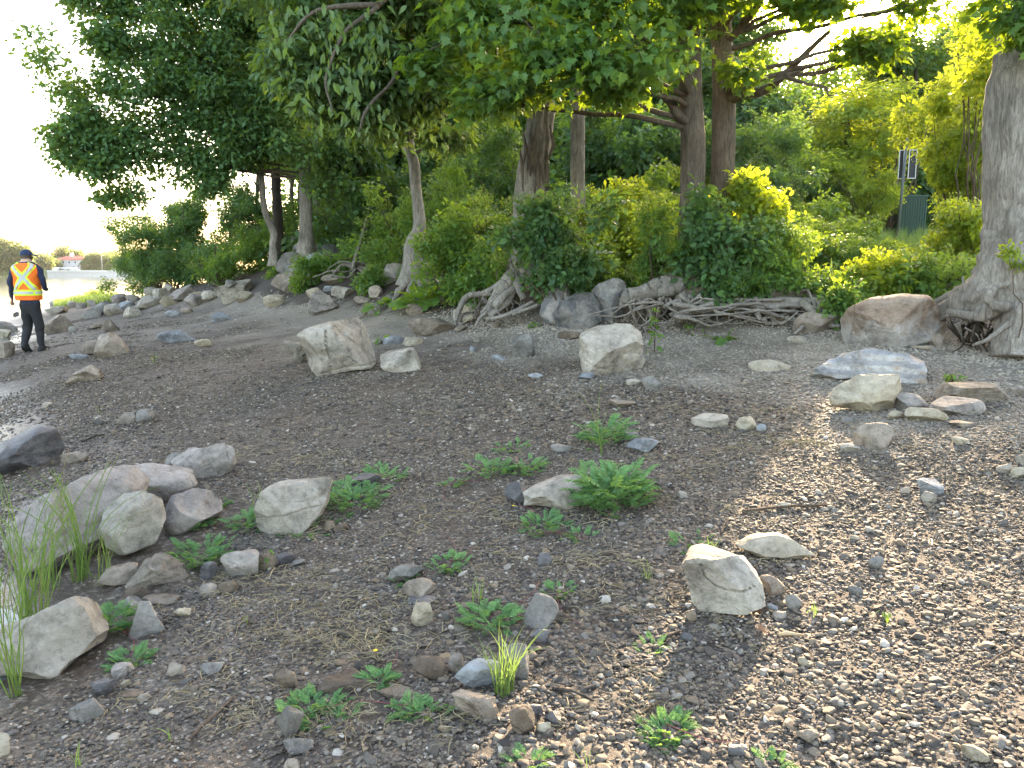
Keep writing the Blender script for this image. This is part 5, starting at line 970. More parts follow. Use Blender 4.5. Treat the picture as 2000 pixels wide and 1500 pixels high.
single_leaves(tA, bA, ML, [(1180,95,170,70,8.4),(1020,90,110,90,8.4),(1290,70,80,90,8.7),(930,40,80,50,8.4),(1120,-10,180,40,8.5)], 290, .09, .145, 1)
single_leaves(tE, bE, WL, [(640,180,70,70,8.8),(600,60,90,60,8.8),(700,110,70,60,9.2),(720,240,60,40,9.4),(830,260,70,40,11),(760,60,70,60,9.5)], 290, .08, .135, 2, .95)
for P in [[(800,-60,11.5),(740,10,9.8),(680,60,9.2),(640,150,8.9),(650,220,8.8)], [(790,60,12.5),(770,150,10.5),(720,210,9.6),(700,260,9.4)], [(740,10,9.8),(620,20,9),(560,80,8.8)], [(795,200,13.5),(830,190,12.3),(880,110,11.8),(940,90,11)]]:
    add_root(tE, bE, WP(*P), .035, .008, int(P[0][0] + P[-1][0]), 'brown', 7, .3, 'limb')

# ------------------------------------------------------------------ weeds on the shore
def frond_mesh(seed):
    g2 = random.Random(seed); mb = MB(); n = 12; L_ = 1.0
    mb.tube([(0, .0, 0), (0, .5, .12), (0, 1, .02)], [.012, .01, .004], 3, False, .9)
    for i in range(n + 1):
        t = .15 + .85 * i / n; y = t; z = .48 * t * (1 - t) * 1.0; s = .26 * (math.sin(math.pi * min(.95, .25 + .7 * t))) ; 
        for sd in ((1, -1) if i < n else (0,)):
            ang = sd * g2.uniform(.85, 1.15); M = Matrix.Translation((0, y, z)) @ Euler((g2.uniform(-.3, .1), sd * .25, -ang)).to_matrix().to_4x4()
            w_ = .17 * s; V = [(0,0,0),(w_*.8,s*.35,.04*s),(w_,s*.7,.0),(0,s*1.1,-.1*s),(-w_,s*.7,.0),(-w_*.8,s*.35,.04*s)]; mb.add([tuple(M @ Vector(v)) for v in V], [(0,1,2,3),(0,3,4,5)], g2.random())
    return mesh('frond', mb.V, mb.F, LM['weed'], False, mb.t)
FR = [frond_mesh(i) for i in range(3)]
def blade_mesh(seed, mat='blade'):
    g2 = random.Random(seed); V = []; n = 8; b = g2.uniform(.15, .55)
    for i in range(n):
        t = i / (n - 1); w_ = .016 * (1 - t ** 2.2) + .001; y = b * t ** 2.2; z = t * (1 - .35 * b * t * t); V += [(-w_, y, z), (0, y + .006, z), (w_, y, z)]
    F_ = [(3*i, 3*i+1, 3*i+4, 3*i+3) for i in range(n-1)] + [(3*i+1, 3*i+2, 3*i+5, 3*i+4) for i in range(n-1)]
    return mesh('blade', V, F_, LM[mat], True, [g2.random()] * len(V))
BD = [blade_mesh(i) for i in range(4)] + [blade_mesh(9, 'straw')]
BR = [mesh('leaf', *leaf_geo('lobed', 1, Matrix.Identity(4), .2, .25), LM['bush'], False, [.9] * 15), mesh('leaf', *leaf_geo('oval', 1, Matrix.Identity(4), .25, .3), LM['bush'], False, [.6] * 9)]
STOL = plain('red_runner', (.16,.03,.035), .5)
def weed(u, v, rpx, hpx, n, kind, label, runners=0, D=None, cat='weed', name='silverweed'):
    x, Dh, z = hit(u, v); g2 = np.random.default_rng(int(u * 3 + v)); r = rpx * Dh / FPX; h = hpx * Dh / FPX; th = thing(name, label, cat, (x, Dh, z))
    for i in range(int(n * (2.8 if kind == 'frond' else .85)) if kind in ('frond', 'blade') else n):
        a = g2.uniform(0, 6.3); q = r * g2.random() ** .6 * .95; px, py = q * math.cos(a), q * math.sin(a); pz = float(H(x + px, Dh + py)[0]) - z
        if kind == 'frond': link('frond', FR[i % 3], th, (px, py, pz - .005 + max(0, h - .09) * .9 * g2.random()), (g2.uniform(-.1, .8), g2.normal(0, .25), a - 1.57 + g2.normal(0, .5)), g2.uniform(.65, 1.15) * min(max(.56 * h, .065), .15))
        elif kind == 'blade': link('blade', BD[int(g2.integers(0, 5 if i % 4 == 0 else 4))], th, (px * .5, py * .5, pz - .01), (g2.normal(0, .14), g2.normal(0, .14), g2.uniform(0, 6.3)), (.16, *[g2.uniform(.55, 1.08) * h] * 2))
        elif kind == 'broad': 
            zz = pz + h * g2.uniform(.3, .9); link('leaf', BR[0], th, (px, py, zz), (g2.normal(.1, .3), g2.normal(0, .3), a - 1.57), g2.uniform(.7, 1.2) * r * .55)
        elif kind == 'leafy':
            zz = h * g2.uniform(.05, 1.0); link('leaf', BR[1], th, (px * .4, py * .4, zz), (g2.normal(-.2, .4), g2.normal(0, .4), a - 1.57), g2.uniform(.6, 1.1) * max(.035, r * .6))
    if kind in ('leafy', 'broad'):
        mb = MB()
        for k in range(4): mb.tube([(0, 0, -.02), (g2.uniform(-.1, .1) * r, g2.uniform(-.1, .1) * r, h * .5), (g2.uniform(-.4, .4) * r, g2.uniform(-.4, .4) * r, h * .95)], [.004, .003, .002], 4)
        mb.build('stem', BK['twig'], th)
    for k in range(runners):
        a = g2.uniform(0, 6.3); L_ = g2.uniform(.18, .42); P = []
        for t in np.linspace(0, 1, 8):
            aa = a + .5 * t * math.sin(k + 1); px, py = L_ * t * math.cos(aa), L_ * t * math.sin(aa); P.append((px, py, float(H(x + px, Dh + py)[0]) - z + .022))
        V, F_ = tube_geo(P, .0016, 4); link('runner', mesh('runner', V, F_, STOL, True), th)
    return th
W_ = [
 (690,985,60,55,38,'frond','silverweed spilling down the shaded side of the flat topped boulder',1),(745,935,45,40,18,'frond','silverweed above the flat topped boulder near dark gravel',1),
 (735,915,20,25,8,'frond','small silverweed topmost behind the flat topped boulder',0),(600,1030,60,30,16,'frond','silverweed along the front foot of the flat topped boulder',1),
 (485,1030,35,50,16,'frond','silverweed left of the flat topped boulder',0),(430,985,20,30,7,'frond','small silverweed behind the smooth rounded boulder',0),
 (395,1090,60,55,34,'frond','bushy silverweed over the black wet stone',0),(390,1030,25,40,12,'frond','silverweed climbing the smooth rounded boulder',0),(220,1225,30,75,20,'frond','silverweed squeezed beside the broad pale boulder',0),
 (255,1290,40,45,18,'frond','silverweed alone on mud below the broad pale boulder',1),(1195,985,65,90,60,'frond','tallest silverweed clump at the end of the raised white slab',1),(1165,960,40,70,24,'frond','silverweed standing behind the raised white slab',0),
 (1180,865,42,60,26,'frond','silverweed under the single tall grass blade',0),(960,925,42,45,22,'frond','silverweed patch left of the brown rock',2),(1030,920,40,40,22,'frond','silverweed patch right of the brown rock',1),
 (1000,878,38,28,14,'frond','silverweed patch highest on the middle gravel',0),(885,945,25,25,9,'frond','little silverweed with long red runners',2),(1065,1030,48,45,24,'frond','silverweed in front of the raised white slab, yellow buds',2),
 (1132,1050,28,25,10,'frond','small silverweed beyond the yellow budded one',1),(878,1105,35,45,14,'frond','silverweed next to the long grey rock',2),(955,1215,50,70,22,'frond','upright silverweed above the big grass tuft',1),
 (1090,1155,25,30,8,'frond','silverweed over the pale ringed stone',1),(605,1385,55,60,20,'frond','pale silverweed on the standing grey rock',0),(740,1335,22,65,10,'frond','silverweed between the flat brown rock and the reddish one',1),
 (795,1390,25,60,9,'frond','thin silverweed below the reddish flat rock',1),(640,1400,60,25,10,'frond','creeping silverweed beside the pale one',0),(830,1390,40,18,8,'frond','low silverweed mat left of the golden rock',0),
 (1300,1425,45,50,20,'frond','silverweed standing alone on the lower gravel',1),(1290,1450,20,20,5,'frond','tiny silverweed by the lone one',0),(1030,1490,28,45,9,'frond','silverweed cut by the lower picture edge',0),(1510,1495,20,25,6,'frond','pair of leaves at the lower edge among pebbles',0),
 (1345,1060,45,40,10,'frond','silverweed behind the angular cracked boulder',0),(1275,1265,30,30,6,'frond','small weed in dark gravel',0),(790,1130,20,20,5,'frond','tiny weed on the olive tan rock',0),
 (520,1110,30,40,8,'leafy','weed with reddish leaves at the end of the stone line',0),(1278,690,26,95,34,'leafy','leafy seedling standing by the squarish boulder',0),(1490,1185,8,45,2,'leafy','bright dandelion leaf at the corner of the cracked boulder',0),
 (487,1222,12,22,3,'leafy','two leaf seedling alone on mud',0),(1725,1210,22,25,4,'leafy','tiny seedling on the right gravel',0),(1860,748,28,20,22,'leafy','low green weed on the gravel near the big tree',0),
 (1410,665,45,8,26,'leafy','flat green mat of weed below the roots',0),(1345,655,20,24,16,'leafy','small weed under the root tangle',0),(1045,640,24,12,12,'leafy','weed at the foot of the grey trio',0),
 (745,672,24,14,12,'leafy','weed behind the big split boulder',0),(800,715,22,12,8,'leafy','weed against the knobbly cream rock',0),(740,612,32,26,26,'broad','smaller patch of burdock leaves on the stones',0),(835,595,58,36,46,'broad','bigger patch of burdock leaves below the bushes',0),
 (880,590,35,26,20,'broad','burdock leaves nearest the looping roots',0),(302,712,10,20,14,'leafy','yellowish seedling alone on the sunlit strip',0),(195,805,9,14,6,'leafy','tiny weed on dark gravel by the shallows',0),
 (55,1215,80,330,46,'blade','tall grass clump at the picture edge before the broad boulder',0),(160,1130,40,270,34,'blade','tall yellow grass in front of the waterside boulder',0),(105,1150,40,210,20,'blade','middle grass clump by the waterside boulder',0),(30,1360,30,420,16,'blade','nearest tall grass clump in the lower corner',0),
 (205,1140,30,160,16,'blade','short grass behind the broad pale boulder',0),(985,1355,45,165,46,'blade','big grass tuft growing between the bluish and golden rocks',0),(1175,890,6,180,5,'blade','single tall grass blade in the silverweed',0),(935,1175,30,70,16,'blade','fine grass beside the upright silverweed',0),
 (1585,1200,28,35,9,'blade','small grass sprawling right of the round grey stone',0),(1260,1130,40,60,8,'blade','sparse grass left of the cracked boulder',0),(1395,1090,30,60,8,'blade','grass behind the cracked boulder',0),(340,1440,30,60,5,'blade','thin grass lying on mud',0),
 (155,1495,20,70,6,'blade','grass at the lower edge left',0),(1150,1500,40,60,6,'blade','curved grass at the lower edge middle',0),(1950,690,16,20,8,'leafy','small weed under the arched roots',0),(1375,655,12,20,8,'leafy','sprig at the root tangle',0),
 (505,1000,30,90,14,'blade','grass between the two pale boulders',0),(870,1120,14,14,4,'leafy','little weed on a red runner',0)]
for u, v, rp, hp, n, kind, lab, ru in W_:
    nm = {'frond': 'silverweed', 'blade': 'grass_tuft', 'leafy': 'seedling', 'broad': 'burdock'}[kind]
    weed(u, v, rp, hp, n, kind, lab, ru, cat={'frond': 'weed', 'blade': 'grass', 'leafy': 'weed', 'broad': 'weed'}[kind], name=nm)
YF = plain('yellow_petal', (.75,.55,.03), .5, bump=0)
for i, (u, v, lab) in enumerate([(1003,993,'tiny yellow flower left of the raised white slab'),(1052,975,'yellow flower above the budded silverweed'),(734,1283,'yellow flower on the upright weed by the flat brown rock')]):
    x, D, z = hit(u, v + 12); th = thing('yellow_flower', lab, 'flower', (x, D, z)); mb = MB()
    for k in range(5):
        a = k * 1.2566; M = Matrix.Translation((0, 0, .05)) @ Euler((.3, 0, a)).to_matrix().to_4x4(); mb.add([tuple(M @ Vector(q)) for q in [(0,0,0),(.006,.006,.002),(0,.013,.003),(-.006,.006,.002)]], [(0,1,2,3)])
    mb.build('petals', YF, th); m2 = MB(); m2.tube([(0,0,-.01),(.004,0,.03),(0,0,.05)], .0012, 4); m2.build('stem', BK['twig'], th)

# ------------------------------------------------------------------ litter
SL = []
for i in range(4):
    mb = MB(); g2 = random.Random(50 + i)
    for k in range(14):
        a, x0, y0, L_ = g2.uniform(0, 6.3), g2.uniform(-.12, .12), g2.uniform(-.12, .12), g2.uniform(.03, .13); b = g2.uniform(-1, 1) * .4
        mb.tube([(x0, y0, .006), (x0 + math.cos(a) * L_ * .5, y0 + math.sin(a) * L_ * .5, .016), (x0 + math.cos(a + b) * L_, y0 + math.sin(a + b) * L_, .008)], [.0016, .0022, .001], 3, False, g2.random())
    SL.append(proto('litter_seed', mb, LM['straw']))
g2 = np.random.default_rng(77); P_ = []
for u, v, ru, rv, n in [(640,1200,190,90,90),(560,1150,120,50,30),(560,905,120,25,35),(700,1400,250,60,60),(1300,1000,400,200,60),(1500,870,300,60,50),(900,1000,300,150,50),(400,1250,200,150,60),(1200,1250,300,150,50),(700,1260,80,30,50)]:
    for k in range(int(n * .4)): x, D, z = hit(u + g2.normal(0, ru * .6), v + g2.normal(0, rv * .6)); P_.append((x, D, z + .008))
P_ = np.array(P_); n = len(P_)
tag(cloud('dry_litter', P_, np.stack([g2.normal(0, .08, n), g2.normal(0, .08, n), g2.uniform(0, 6.3, n)], 1), g2.uniform(.5, 1.0, n) * np.clip(P_[:, 1] / 4, .8, 1.3), g2.integers(0, 4, n), SL), 'dry straw and plant litter washed up on the gravel', 'litter')
for i, (u0, v0, u1, v1, r, m_, lab) in enumerate([(1100,1198,1205,1165,.006,'dark','dark twig in front of the grass free gravel'),(1450,1003,1630,990,.010,'twig','longest stick lying in the sunlit gravel'),(1408,1045,1424,1018,.007,'twig','short stick standing behind the cracked boulder'),
   (372,1447,460,1365,.007,'twig','reddish stick lying on the mud'),(1255,1400,1300,1372,.006,'twig','small twig right of the lone silverweed'),(1295,1255,1328,1238,.010,'dark','black stick beside the dark pebble'),(1080,1350,1160,1375,.008,'dark','dark stick below the root of the grass tuft'),
   (1180,1210,1340,1190,.004,'twig','long thin stem left of the cracked boulder'),(1920,1310,1980,1270,.005,'twig','forked twig on the lower right gravel'),(160,865,205,850,.012,'dark','flat dark wood piece near the shallows'),(660,1243,690,1252,.010,'dark','charred wood bit on the litter')]):
    a, b = np.array(hit(u0, v0)), np.array(hit(u1, v1)); m0 = (a + b) / 2; m0[2] += .02; V, F_ = root_tube([a + [0,0,.012], m0, b + [0,0,.012]], r, r * .5, seed=i, wig=.6, sides=6)
    c = Vector(m0); o = link('twig', mesh('twig', np.array(V) - m0, F_, BK[m_], True), None, c); tag(o, lab, 'twig')
x, D, z = hit(1545, 1245); th = MB(); th.add(*tube_geo([(-.05,0,.012),(-.02,.002,.016),(.05,-.004,.012)], [.006,.010,.004], 5)); tag(th.build('wood_chip', plain('pale_wood', (.42,.30,.18)), None, loc=(x, D, z)), 'pale wood chip lying right below the cracked boulder', 'wood chip')
for i, (u, v, s, lab) in enumerate([(1470,1210,.09,'curled reddish dead leaf hanging at the cracked boulder'),(1438,1196,.03,'tiny orange leaf on dark gravel'),(1478,1240,.05,'small brown dead leaf below the curled one')]):
    x, D, z = hit(u, v); o = link('dead_leaf', mesh('dead_leaf', *leaf_geo('maple', s, Matrix.Identity(4), .8, .6), LM['dead'], False, [.5] * 17), None, (x, D, z + .02), (.5, .3, i * 2.)); tag(o, lab, 'leaf')

# ------------------------------------------------------------------ sign and cabinet on the lawn
M_pole = plain('painted_pole', (.10,.11,.10), .5); M_al = plain('aluminium_edge', (.62,.63,.62), .4, metal=.3, bump=0); M_sb = plain('sign_back', (.018,.019,.022), .5, bump=0); M_gr = plain('green_painted_steel', (.025,.07,.05), .45, var=.15)
b = pt(1752, 466, 21); th = thing('signpost', 'signpost with two dark backed panels seen from behind', 'sign', tuple(b)); top = pt(1772, 268, 21) - b
mb = MB(); mb.tube([(0,0,-.1), tuple(top)], .035, 8); mb.build('pole', M_pole, th)
for du0, du1, dy in ((1750,1766,.06),(1767,1789,-.0)):
    a, c = pt(du0, 348, 21) - b, pt(du1, 292, 21) - b; x0, x1, z0, z1 = a[0] + .10, c[0] + .06, a[2], c[2]
    f = MB(); t_ = .012
    f.box(x0, x1, dy+.04, dy+.07, z0, z0+t_); f.box(x0, x1, dy+.04, dy+.07, z1-t_, z1); f.box(x0, x0+t_, dy+.04, dy+.07, z0+t_, z1-t_); f.box(x1-t_, x1, dy+.04, dy+.07, z0+t_, z1-t_)
    p = MB(); p.box(x0+t_, x1-t_, dy+.05, dy+.062, z0+t_, z1-t_); po = p.build('panel', M_sb, th, False); fo = f.build('border', M_al, po, False)
b = pt(1778, 462, 22.5); th = thing('green_cabinet', 'dark green corrugated steel cabinet behind the signpost', 'cabinet', tuple(b)); w0, w1 = (pt(1754,462,22.5) - b)[0], (pt(1806,462,22.5) - b)[0]; hh = (pt(1778,384,22.5) - b)[2]
mb = MB(); mb.box(w0, w1, 0, .6, -.05, hh); mb.build('body', M_gr, th, False)
for k in range(11): x0 = w0 + (w1 - w0) * (k + .25) / 11; m2 = MB(); m2.box(x0, x0 + (w1 - w0) / 22, -.03, 0.001, .02, hh - .03); m2.build('rib', M_gr, th, False)
m2 = MB(); m2.box(w0 - .03, w1 + .03, -.05, .64, hh, hh + .04); m2.build('lid', M_gr, th, False)

# ------------------------------------------------------------------ the man in the safety vest
def person():
    s = 1 / 112.4 ; f = np.array(hit(66, 687)); g0 = Vector(f); S = (f[1] / FPX)
    def q(u, v, y=0): return ((u - 65) * S, y, (687 - v) * S)
    root = tag(empty('person', g0, R(30) * 0), 'person walking away in an orange vest with yellow and silver crossed bands, navy cap', 'person')
    J = [q(66,600), q(66,580), q(64,560,.02), q(63,535,.02), q(63,519,.01), q(63,511,.02), q(64,503,.035), q(64.5,496,.03),     # 0-7 trunk, neck, head
         q(47,523,.01), q(38,528,.0), q(33,552,-.03), q(29,572,.03), q(27,583,.06), q(25,590,.08),                     # 8-13 left arm
         q(80,523,.01), q(89,529,.0), q(94,550,.0), q(91,565,.10), q(84,566,.24), q(80,564,.30),                     # 14-19 right arm
         q(57,606), q(54,640,.06), q(56,672,-.12), q(57,682,-.05),                                                     # 20-23 left leg
         q(76,606), q(79,642,.02), q(81,677,0), q(83,683,.14),                                                        # 24-27 right leg
         q(69,505,.13)]                                                                                                # 28 nose
    Rd = [(.165,.12),(.155,.11),(.165,.115),(.175,.115),(.10,.08),(.058,.058),(.078,.092),(.075,.09),
          (.075,.07),(.068,.065),(.052,.05),(.04,.038),(.034,.022),(.022,.015),
          (.075,.07),(.068,.065),(.052,.05),(.042,.04),(.033,.028),(.025,.02),
          (.105,.105),(.078,.078),(.055,.055),(.05,.05),(.105,.105),(.078,.078),(.055,.055),(.045,.035),(.02,.02)]
    E_ = [(0,1),(1,2),(2,3),(3,4),(4,5),(5,6),(6,7),(4,8),(8,9),(9,10),(10,11),(11,12),(12,13),(4,14),(14,15),(15,16),(16,17),(17,18),(18,19),(0,20),(20,21),(21,22),(22,23),(0,24),(24,25),(25,26),(26,27),(6,28)]
    # fingers
    for hi, d in ((13, Vector((-.02,.02,-.06))), (19, Vector((-.02,.06,-.01)))):
        for k in range(5):
            o = Vector((.014 * (k - 2), .006 * (k - 2), 0)); L_ = (.045,.07,.078,.07,.055)[k]; a = Vector(J[hi]); dd = d.normalized()
            J.append(tuple(a + o + dd * L_ * .5)); J.append(tuple(a + o + dd * L_ + Vector((0, .012, 0)))); n = len(J); Rd += [(.009,.009),(.008,.008)]; E_ += [(hi, n-2), (n-2, n-1)]
    me = bpy.data.meshes.new('body'); me.from_pydata([tuple(j) for j in J], E_, []); o = bpy.data.objects.new('body', me); COL.objects.link(o)
    sk = o.modifiers.new('skin', 'SKIN'); 
    if not me.skin_vertices: 
        pass
    for i, r_ in enumerate(Rd): me.skin_vertices[0].data[i].radius = r_
    me.skin_vertices[0].data[0].use_root = True
    sb = o.modifiers.new('sub', 'SUBSURF'); sb.levels = 2; sb.render_levels = 2
    dg = bpy.context.evaluated_depsgraph_get(); ev = o.evaluated_get(dg); bm_ = bpy.data.meshes.new_from_object(ev); COL.objects.unlink(o); bpy.data.objects.remove(o)
    skin = plain('skin', (.50,.32,.24), .5, bump=0); navy = plain('navy_sleeves', (.02,.028,.06), .8); trou = plain('black_trousers', (.022,.022,.024), .85)
    for m_ in (skin, navy, trou): bm_.materials.append(m_)
    zneck, zhip = (687-513) * S, (687-592) * S; xh = (q(0,584)[2])
    for p in bm_.polygons:
        c = p.center; p.use_smooth = True
        hand = (c.x < q(27.5,0)[0] and c.z < q(0,582)[2] and c.z > q(0,600)[2]) or (c.y > .25 and c.z > q(0,575)[2] and c.z < q(0,550)[2])
        p.material_index = 0 if (c.z > zneck or hand) else (2 if c.z < zhip else 1)
    co = np.empty(len(bm_.vertices) * 3, np.float32); bm_.vertices.foreach_get('co', co); co = co.reshape(-1, 3); fold = vnoise(co.astype(float) * np.array([14, 14, 22.]), 4) * .010 + vnoise(co.astype(float) * np.array([5, 5, 11.]), 6) * .012
    co[:, 0] += np.where(co[:, 2] < zneck - .03, fold, 0); co[:, 1] += np.where(co[:, 2] < zneck - .03, fold[::-1], 0) * .5; bm_.vertices.foreach_set('co', co.ravel())
    body = link('body', bm_, root)
    # vest: lofted shell
    rings = [(586,.205,.165),(578,.21,.168),(565,.205,.165),(550,.21,.165),(537,.225,.165),(527,.245,.155),(520,.225,.135),(515,.13,.09)]; N_ = 40; V = []
    def surf(v, a):
        zz = [r_[0] for r_ in rings]; i = np.interp(-v, [-z_ for z_ in zz], range(len(zz))); rx = np.interp(i, range(len(zz)), [r_[1] for r_ in rings]); ry = np.interp(i, range(len(zz)), [r_[2] for r_ in rings])
        wv = 1 + .022 * math.sin(5 * a + v * .3) + .018 * math.sin(9 * a - v * .17 + 1); x = math.copysign(abs(math.cos(a)) ** .8, math.cos(a)) * rx * wv; y = math.copysign(abs(math.sin(a)) ** .8, math.sin(a)) * ry * wv
        return np.array([(63.5 - 65) * S + x, .01 + y, (687 - v) * S])
    rv = np.linspace(586, 515, 18)
    for v in rv:
        for j in range(N_): V.append(surf(v, 2 * math.pi * j / N_))
    F_ = [(i*N_+j, i*N_+(j+1)%N_, (i+1)*N_+(j+1)%N_, (i+1)*N_+j) for i in range(len(rv)-1) for j in range(N_)]
    vest = link('vest', mesh('vest', V, F_, plain('orange_mesh_cloth', (.90,.17,.02), .7, nscale=120, var=.12), True), root)
    YE = plain('lime_yellow_tape', (.62,.80,.05), .6, bump=0); SI = plain('silver_tape', (.42,.44,.43), .35, bump=0)
    def strip(path, wd, off, m_, nm):
        V2 = []; path = np.array(path, float); Q = np.array([path[0] + (path[-1] - path[0]) * t for t in np.linspace(0, 1, 22)]) if len(path) == 2 else path
        d = Q[-1] - Q[0]; 
        for (uu, vv) in Q:
            for sgn in (-1, 1):
                n = np.array([-d[1], d[0]]); n = n / np.linalg.norm(n); a_, b_ = uu + n[0] * wd * sgn / 2, vv + n[1] * wd * sgn / 2
                xx = (a_ - 63.5) / (.215 / S); ang = -math.acos(max(-.97, min(.97, xx))); p = surf(b_, ang); dirn = np.array([math.cos(ang), math.sin(ang), 0]); V2.append(p + dirn * off)
        n = len(Q); F2 = [(2*i, 2*i+1, 2*i+3, 2*i+2) for i in range(n-1)]; return link(nm, mesh(nm, V2, F2, m_, True), root)
    for (a, b) in (((45,516),(84,567)), ((82,516),(50,567))):
        strip([a, b], 11, .006, YE, 'yellow_tape'); strip([a, b], 4.6, .010, SI, 'silver_tape')
    def ring(v0, v1, off, m_, nm):
        V2 = []; 
        for v in (v0, v1):
            for j in range(N_):
                a = 2 * math.pi * j / N_; p = surf(v, a); V2.append(p + np.array([math.cos(a), math.sin(a), 0]) * off)
        return link(nm, mesh(nm, V2, [(j, (j+1)%N_, N_+(j+1)%N_, N_+j) for j in range(N_)], m_, True), root)
    ring(577, 566, .007, YE, 'yellow_tape'); ring(574, 569.5, .011, SI, 'silver_tape')
    # cap, hair, boots
    cz = (687 - 500) * S; hx, hy = (64.3 - 65) * S, .03; V2, n1, n2 = [], 20, 7
    for i in range(n2):
        for j in range(n1): e, a = i / (n2 - 1) * math.pi / 2, 2 * math.pi * j / n1; V2.append((hx + .102 * math.cos(e) * math.cos(a), hy + .112 * math.cos(e) * math.sin(a), cz + .105 * math.sin(e)))
    F2 = [(i*n1+j, i*n1+(j+1)%n1, (i+1)*n1+(j+1)%n1, (i+1)*n1+j) for i in range(n2-1) for j in range(n1)]
    capm = plain('navy_cap', (.015,.03,.07), .7); cap = link('cap', mesh('cap', V2, F2, capm, True), root)
    V2 = []
    for k in range(9):
        a = R(-25) + R(100) * k / 8; 
        for rr, dz in ((.095, .01), (.185, -.015)): V2 += [(hx + rr * math.cos(a), hy + rr * math.sin(a), cz + dz), (hx + rr * math.cos(a), hy + rr * math.sin(a), cz + dz + .008)]
    F2 = []
    for k in range(8): b_ = 4 * k; F2 += [(b_+1, b_+3, b_+7, b_+5), (b_, b_+4, b_+6, b_+2), (b_+2, b_+6, b_+7, b_+3)]
    link('brim', mesh('brim', V2, F2, capm, True), cap)
    mb = MB()
    for i in range(5):
        e = -i / 4 * .9; rr = .094 - .006 * i
        mb.V += [(hx + rr * math.cos(a), hy + (rr + .008) * math.sin(a), cz + e * .07) for a in np.linspace(math.pi * .95, math.pi * 2.05, 16)]; mb.t += [.5] * 16
    mb.F = [(i*16+j, i*16+j+1, (i+1)*16+j+1, (i+1)*16+j) for i in range(4) for j in range(15)]; mb.build('hair', plain('grey_brown_hair', (.12,.09,.07), .8), root)
    bootm = plain('black_boot', (.02,.02,.02), .6)
    for (uu, vv, yy, tilt) in ((57,684,-.07,-.75), (82,686,.04,0)):
        V3, T3 = ico(3); p = np.sign(V3) * np.abs(V3) ** .8 * np.array([.052, .15, .055]); p[:, 2] = np.maximum(p[:, 2], -.04); p[:, 2] *= np.where(p[:, 1] < 0, 1.5, 1.0)
        o = link('boot', mesh_np('boot', p, T3, bootm, True), root, q(uu, vv - 3, yy), (tilt, 0, 0))
person()

# ------------------------------------------------------------------ the far shore
FD = 300.0
def fp(u, v, D=FD): return pt(u, v, D)
a = fp(-400, 541); b = fp(420, 541); zt = fp(100, 536)[2]
V, F_ = box_geo(-520, -60, 302, 620, -.5, fp(100, 527.5)[2]); tag(link('far_bank', mesh('far_bank', V, F_, plain('far_grass', (.20,.24,.12), .9, nscale=.3))), kind='structure')
x0, x1 = fp(96,541)[0], fp(300,541)[0]; zw0, zw1 = -.4, fp(100,530)[2]
wall_ = thing('sea_wall', 'pale stone sea wall along the far bank', 'wall', ((x0 + x1) / 2, 299, 0)); M_w = plain('pale_stonework', (.55,.53,.50), .9, nscale=1.5)
hw = (x1 - x0) / 2; m2 = MB(); m2.box(-hw, hw, 0, 1.2, zw0, zw1); m2.build('wall_face', M_w, wall_, False); m2 = MB(); m2.box(-hw, hw, -.3, 1.4, zw1, zw1 + .35); m2.build('coping', plain('white_coping', (.8,.79,.77), .8), wall_, False)
def house(u0, u1, vbase, veave, vridge, label, D, roofc, wallc, cols, rows, wing=None):
    c = fp((u0 + u1) / 2, vbase, D); w_ = (u1 - u0) * D / FPX / 2; he = (vbase - veave) * D / FPX; hr = (vbase - vridge) * D / FPX; d = 9
    th = thing('house', label, 'house', tuple(c)); mw = plain('house_wall', wallc, .9, nscale=2, var=.05); m2 = MB(); m2.box(-w_, w_, 0, d, -.5, he); m2.build('wall', mw, th, False)
    m2 = MB(); e = .7; m2.add([(-w_-e,-e,he+.02),(w_+e,-e,he+.02),(w_+e,d+e,he+.02),(-w_-e,d+e,he+.02),(-w_*.45,d/2,hr),(w_*.45,d/2,hr)], [(0,1,5,4),(1,2,5),(2,3,4,5),(3,0,4),(0,3,2,1)]); rf = m2.build('roof', plain('roof_tiles', roofc, .8, nscale=3), th, False)
    m2 = MB(); m2.box(-.2*w_-.5, -.2*w_+.5, d*.4, d*.55, hr - 1, hr + 1.2); m2.build('chimney', mw, rf, False)
    gl = plain('window_glass', (.10,.12,.14), .15, bump=0); fr = plain('window_frame', (.8,.8,.78), .6, bump=0)
    for r_ in range(rows):
        for k in range(cols):
            cx = -w_ + 2 * w_ * (k + .5) / cols; z0 = he * (r_ + .3) / rows; z1 = he * (r_ + .78) / rows; ww = w_ / cols * .42
            m2 = MB(); m2.box(cx-ww, cx+ww, -.12, .0, z0, z1); f_ = m2.build('window', fr, th, False); m2 = MB(); m2.box(cx-ww+.15, cx+ww-.15, -.16, -.125, z0+.15, z1-.15); m2.build('pane', gl, f_, False)
    return th, w_, he, mw
th, w_, he, mw = house(108, 166, 529, 508, 500, 'pale two storey house with a red hipped roof across the river', 320, (.38,.10,.08), (.62,.59,.60), 5, 2)
m2 = MB(); m2.box(-w_ - 4.5, -w_, 1, 7, -.5, he * .62); m2.build('annex', mw, th, False); m2 = MB(); m2.box(-2.2, 2.2, -2, -.01, 0, he * .45); m2.build('porch', mw, th, False)
house(205, 222, 528, 522, 518, 'small white shed across the river beside the tall pole', 320, (.5,.5,.5), (.75,.75,.73), 2, 1)
p = fp(200, 528, 315); th = thing('tall_pole', 'thin tall pole on the far bank', 'pole', tuple(p)); m2 = MB(); m2.tube([(0,0,-.5),(0,0,(528-500)*315/FPX)], [.22,.14], 6); m2.build('pole', M_al, th); m2 = MB(); m2.tube([(0,0,(528-500)*315/FPX),(1.2,0,(528-499)*315/FPX)], .09, 5); m2.build('arm', M_al, th)
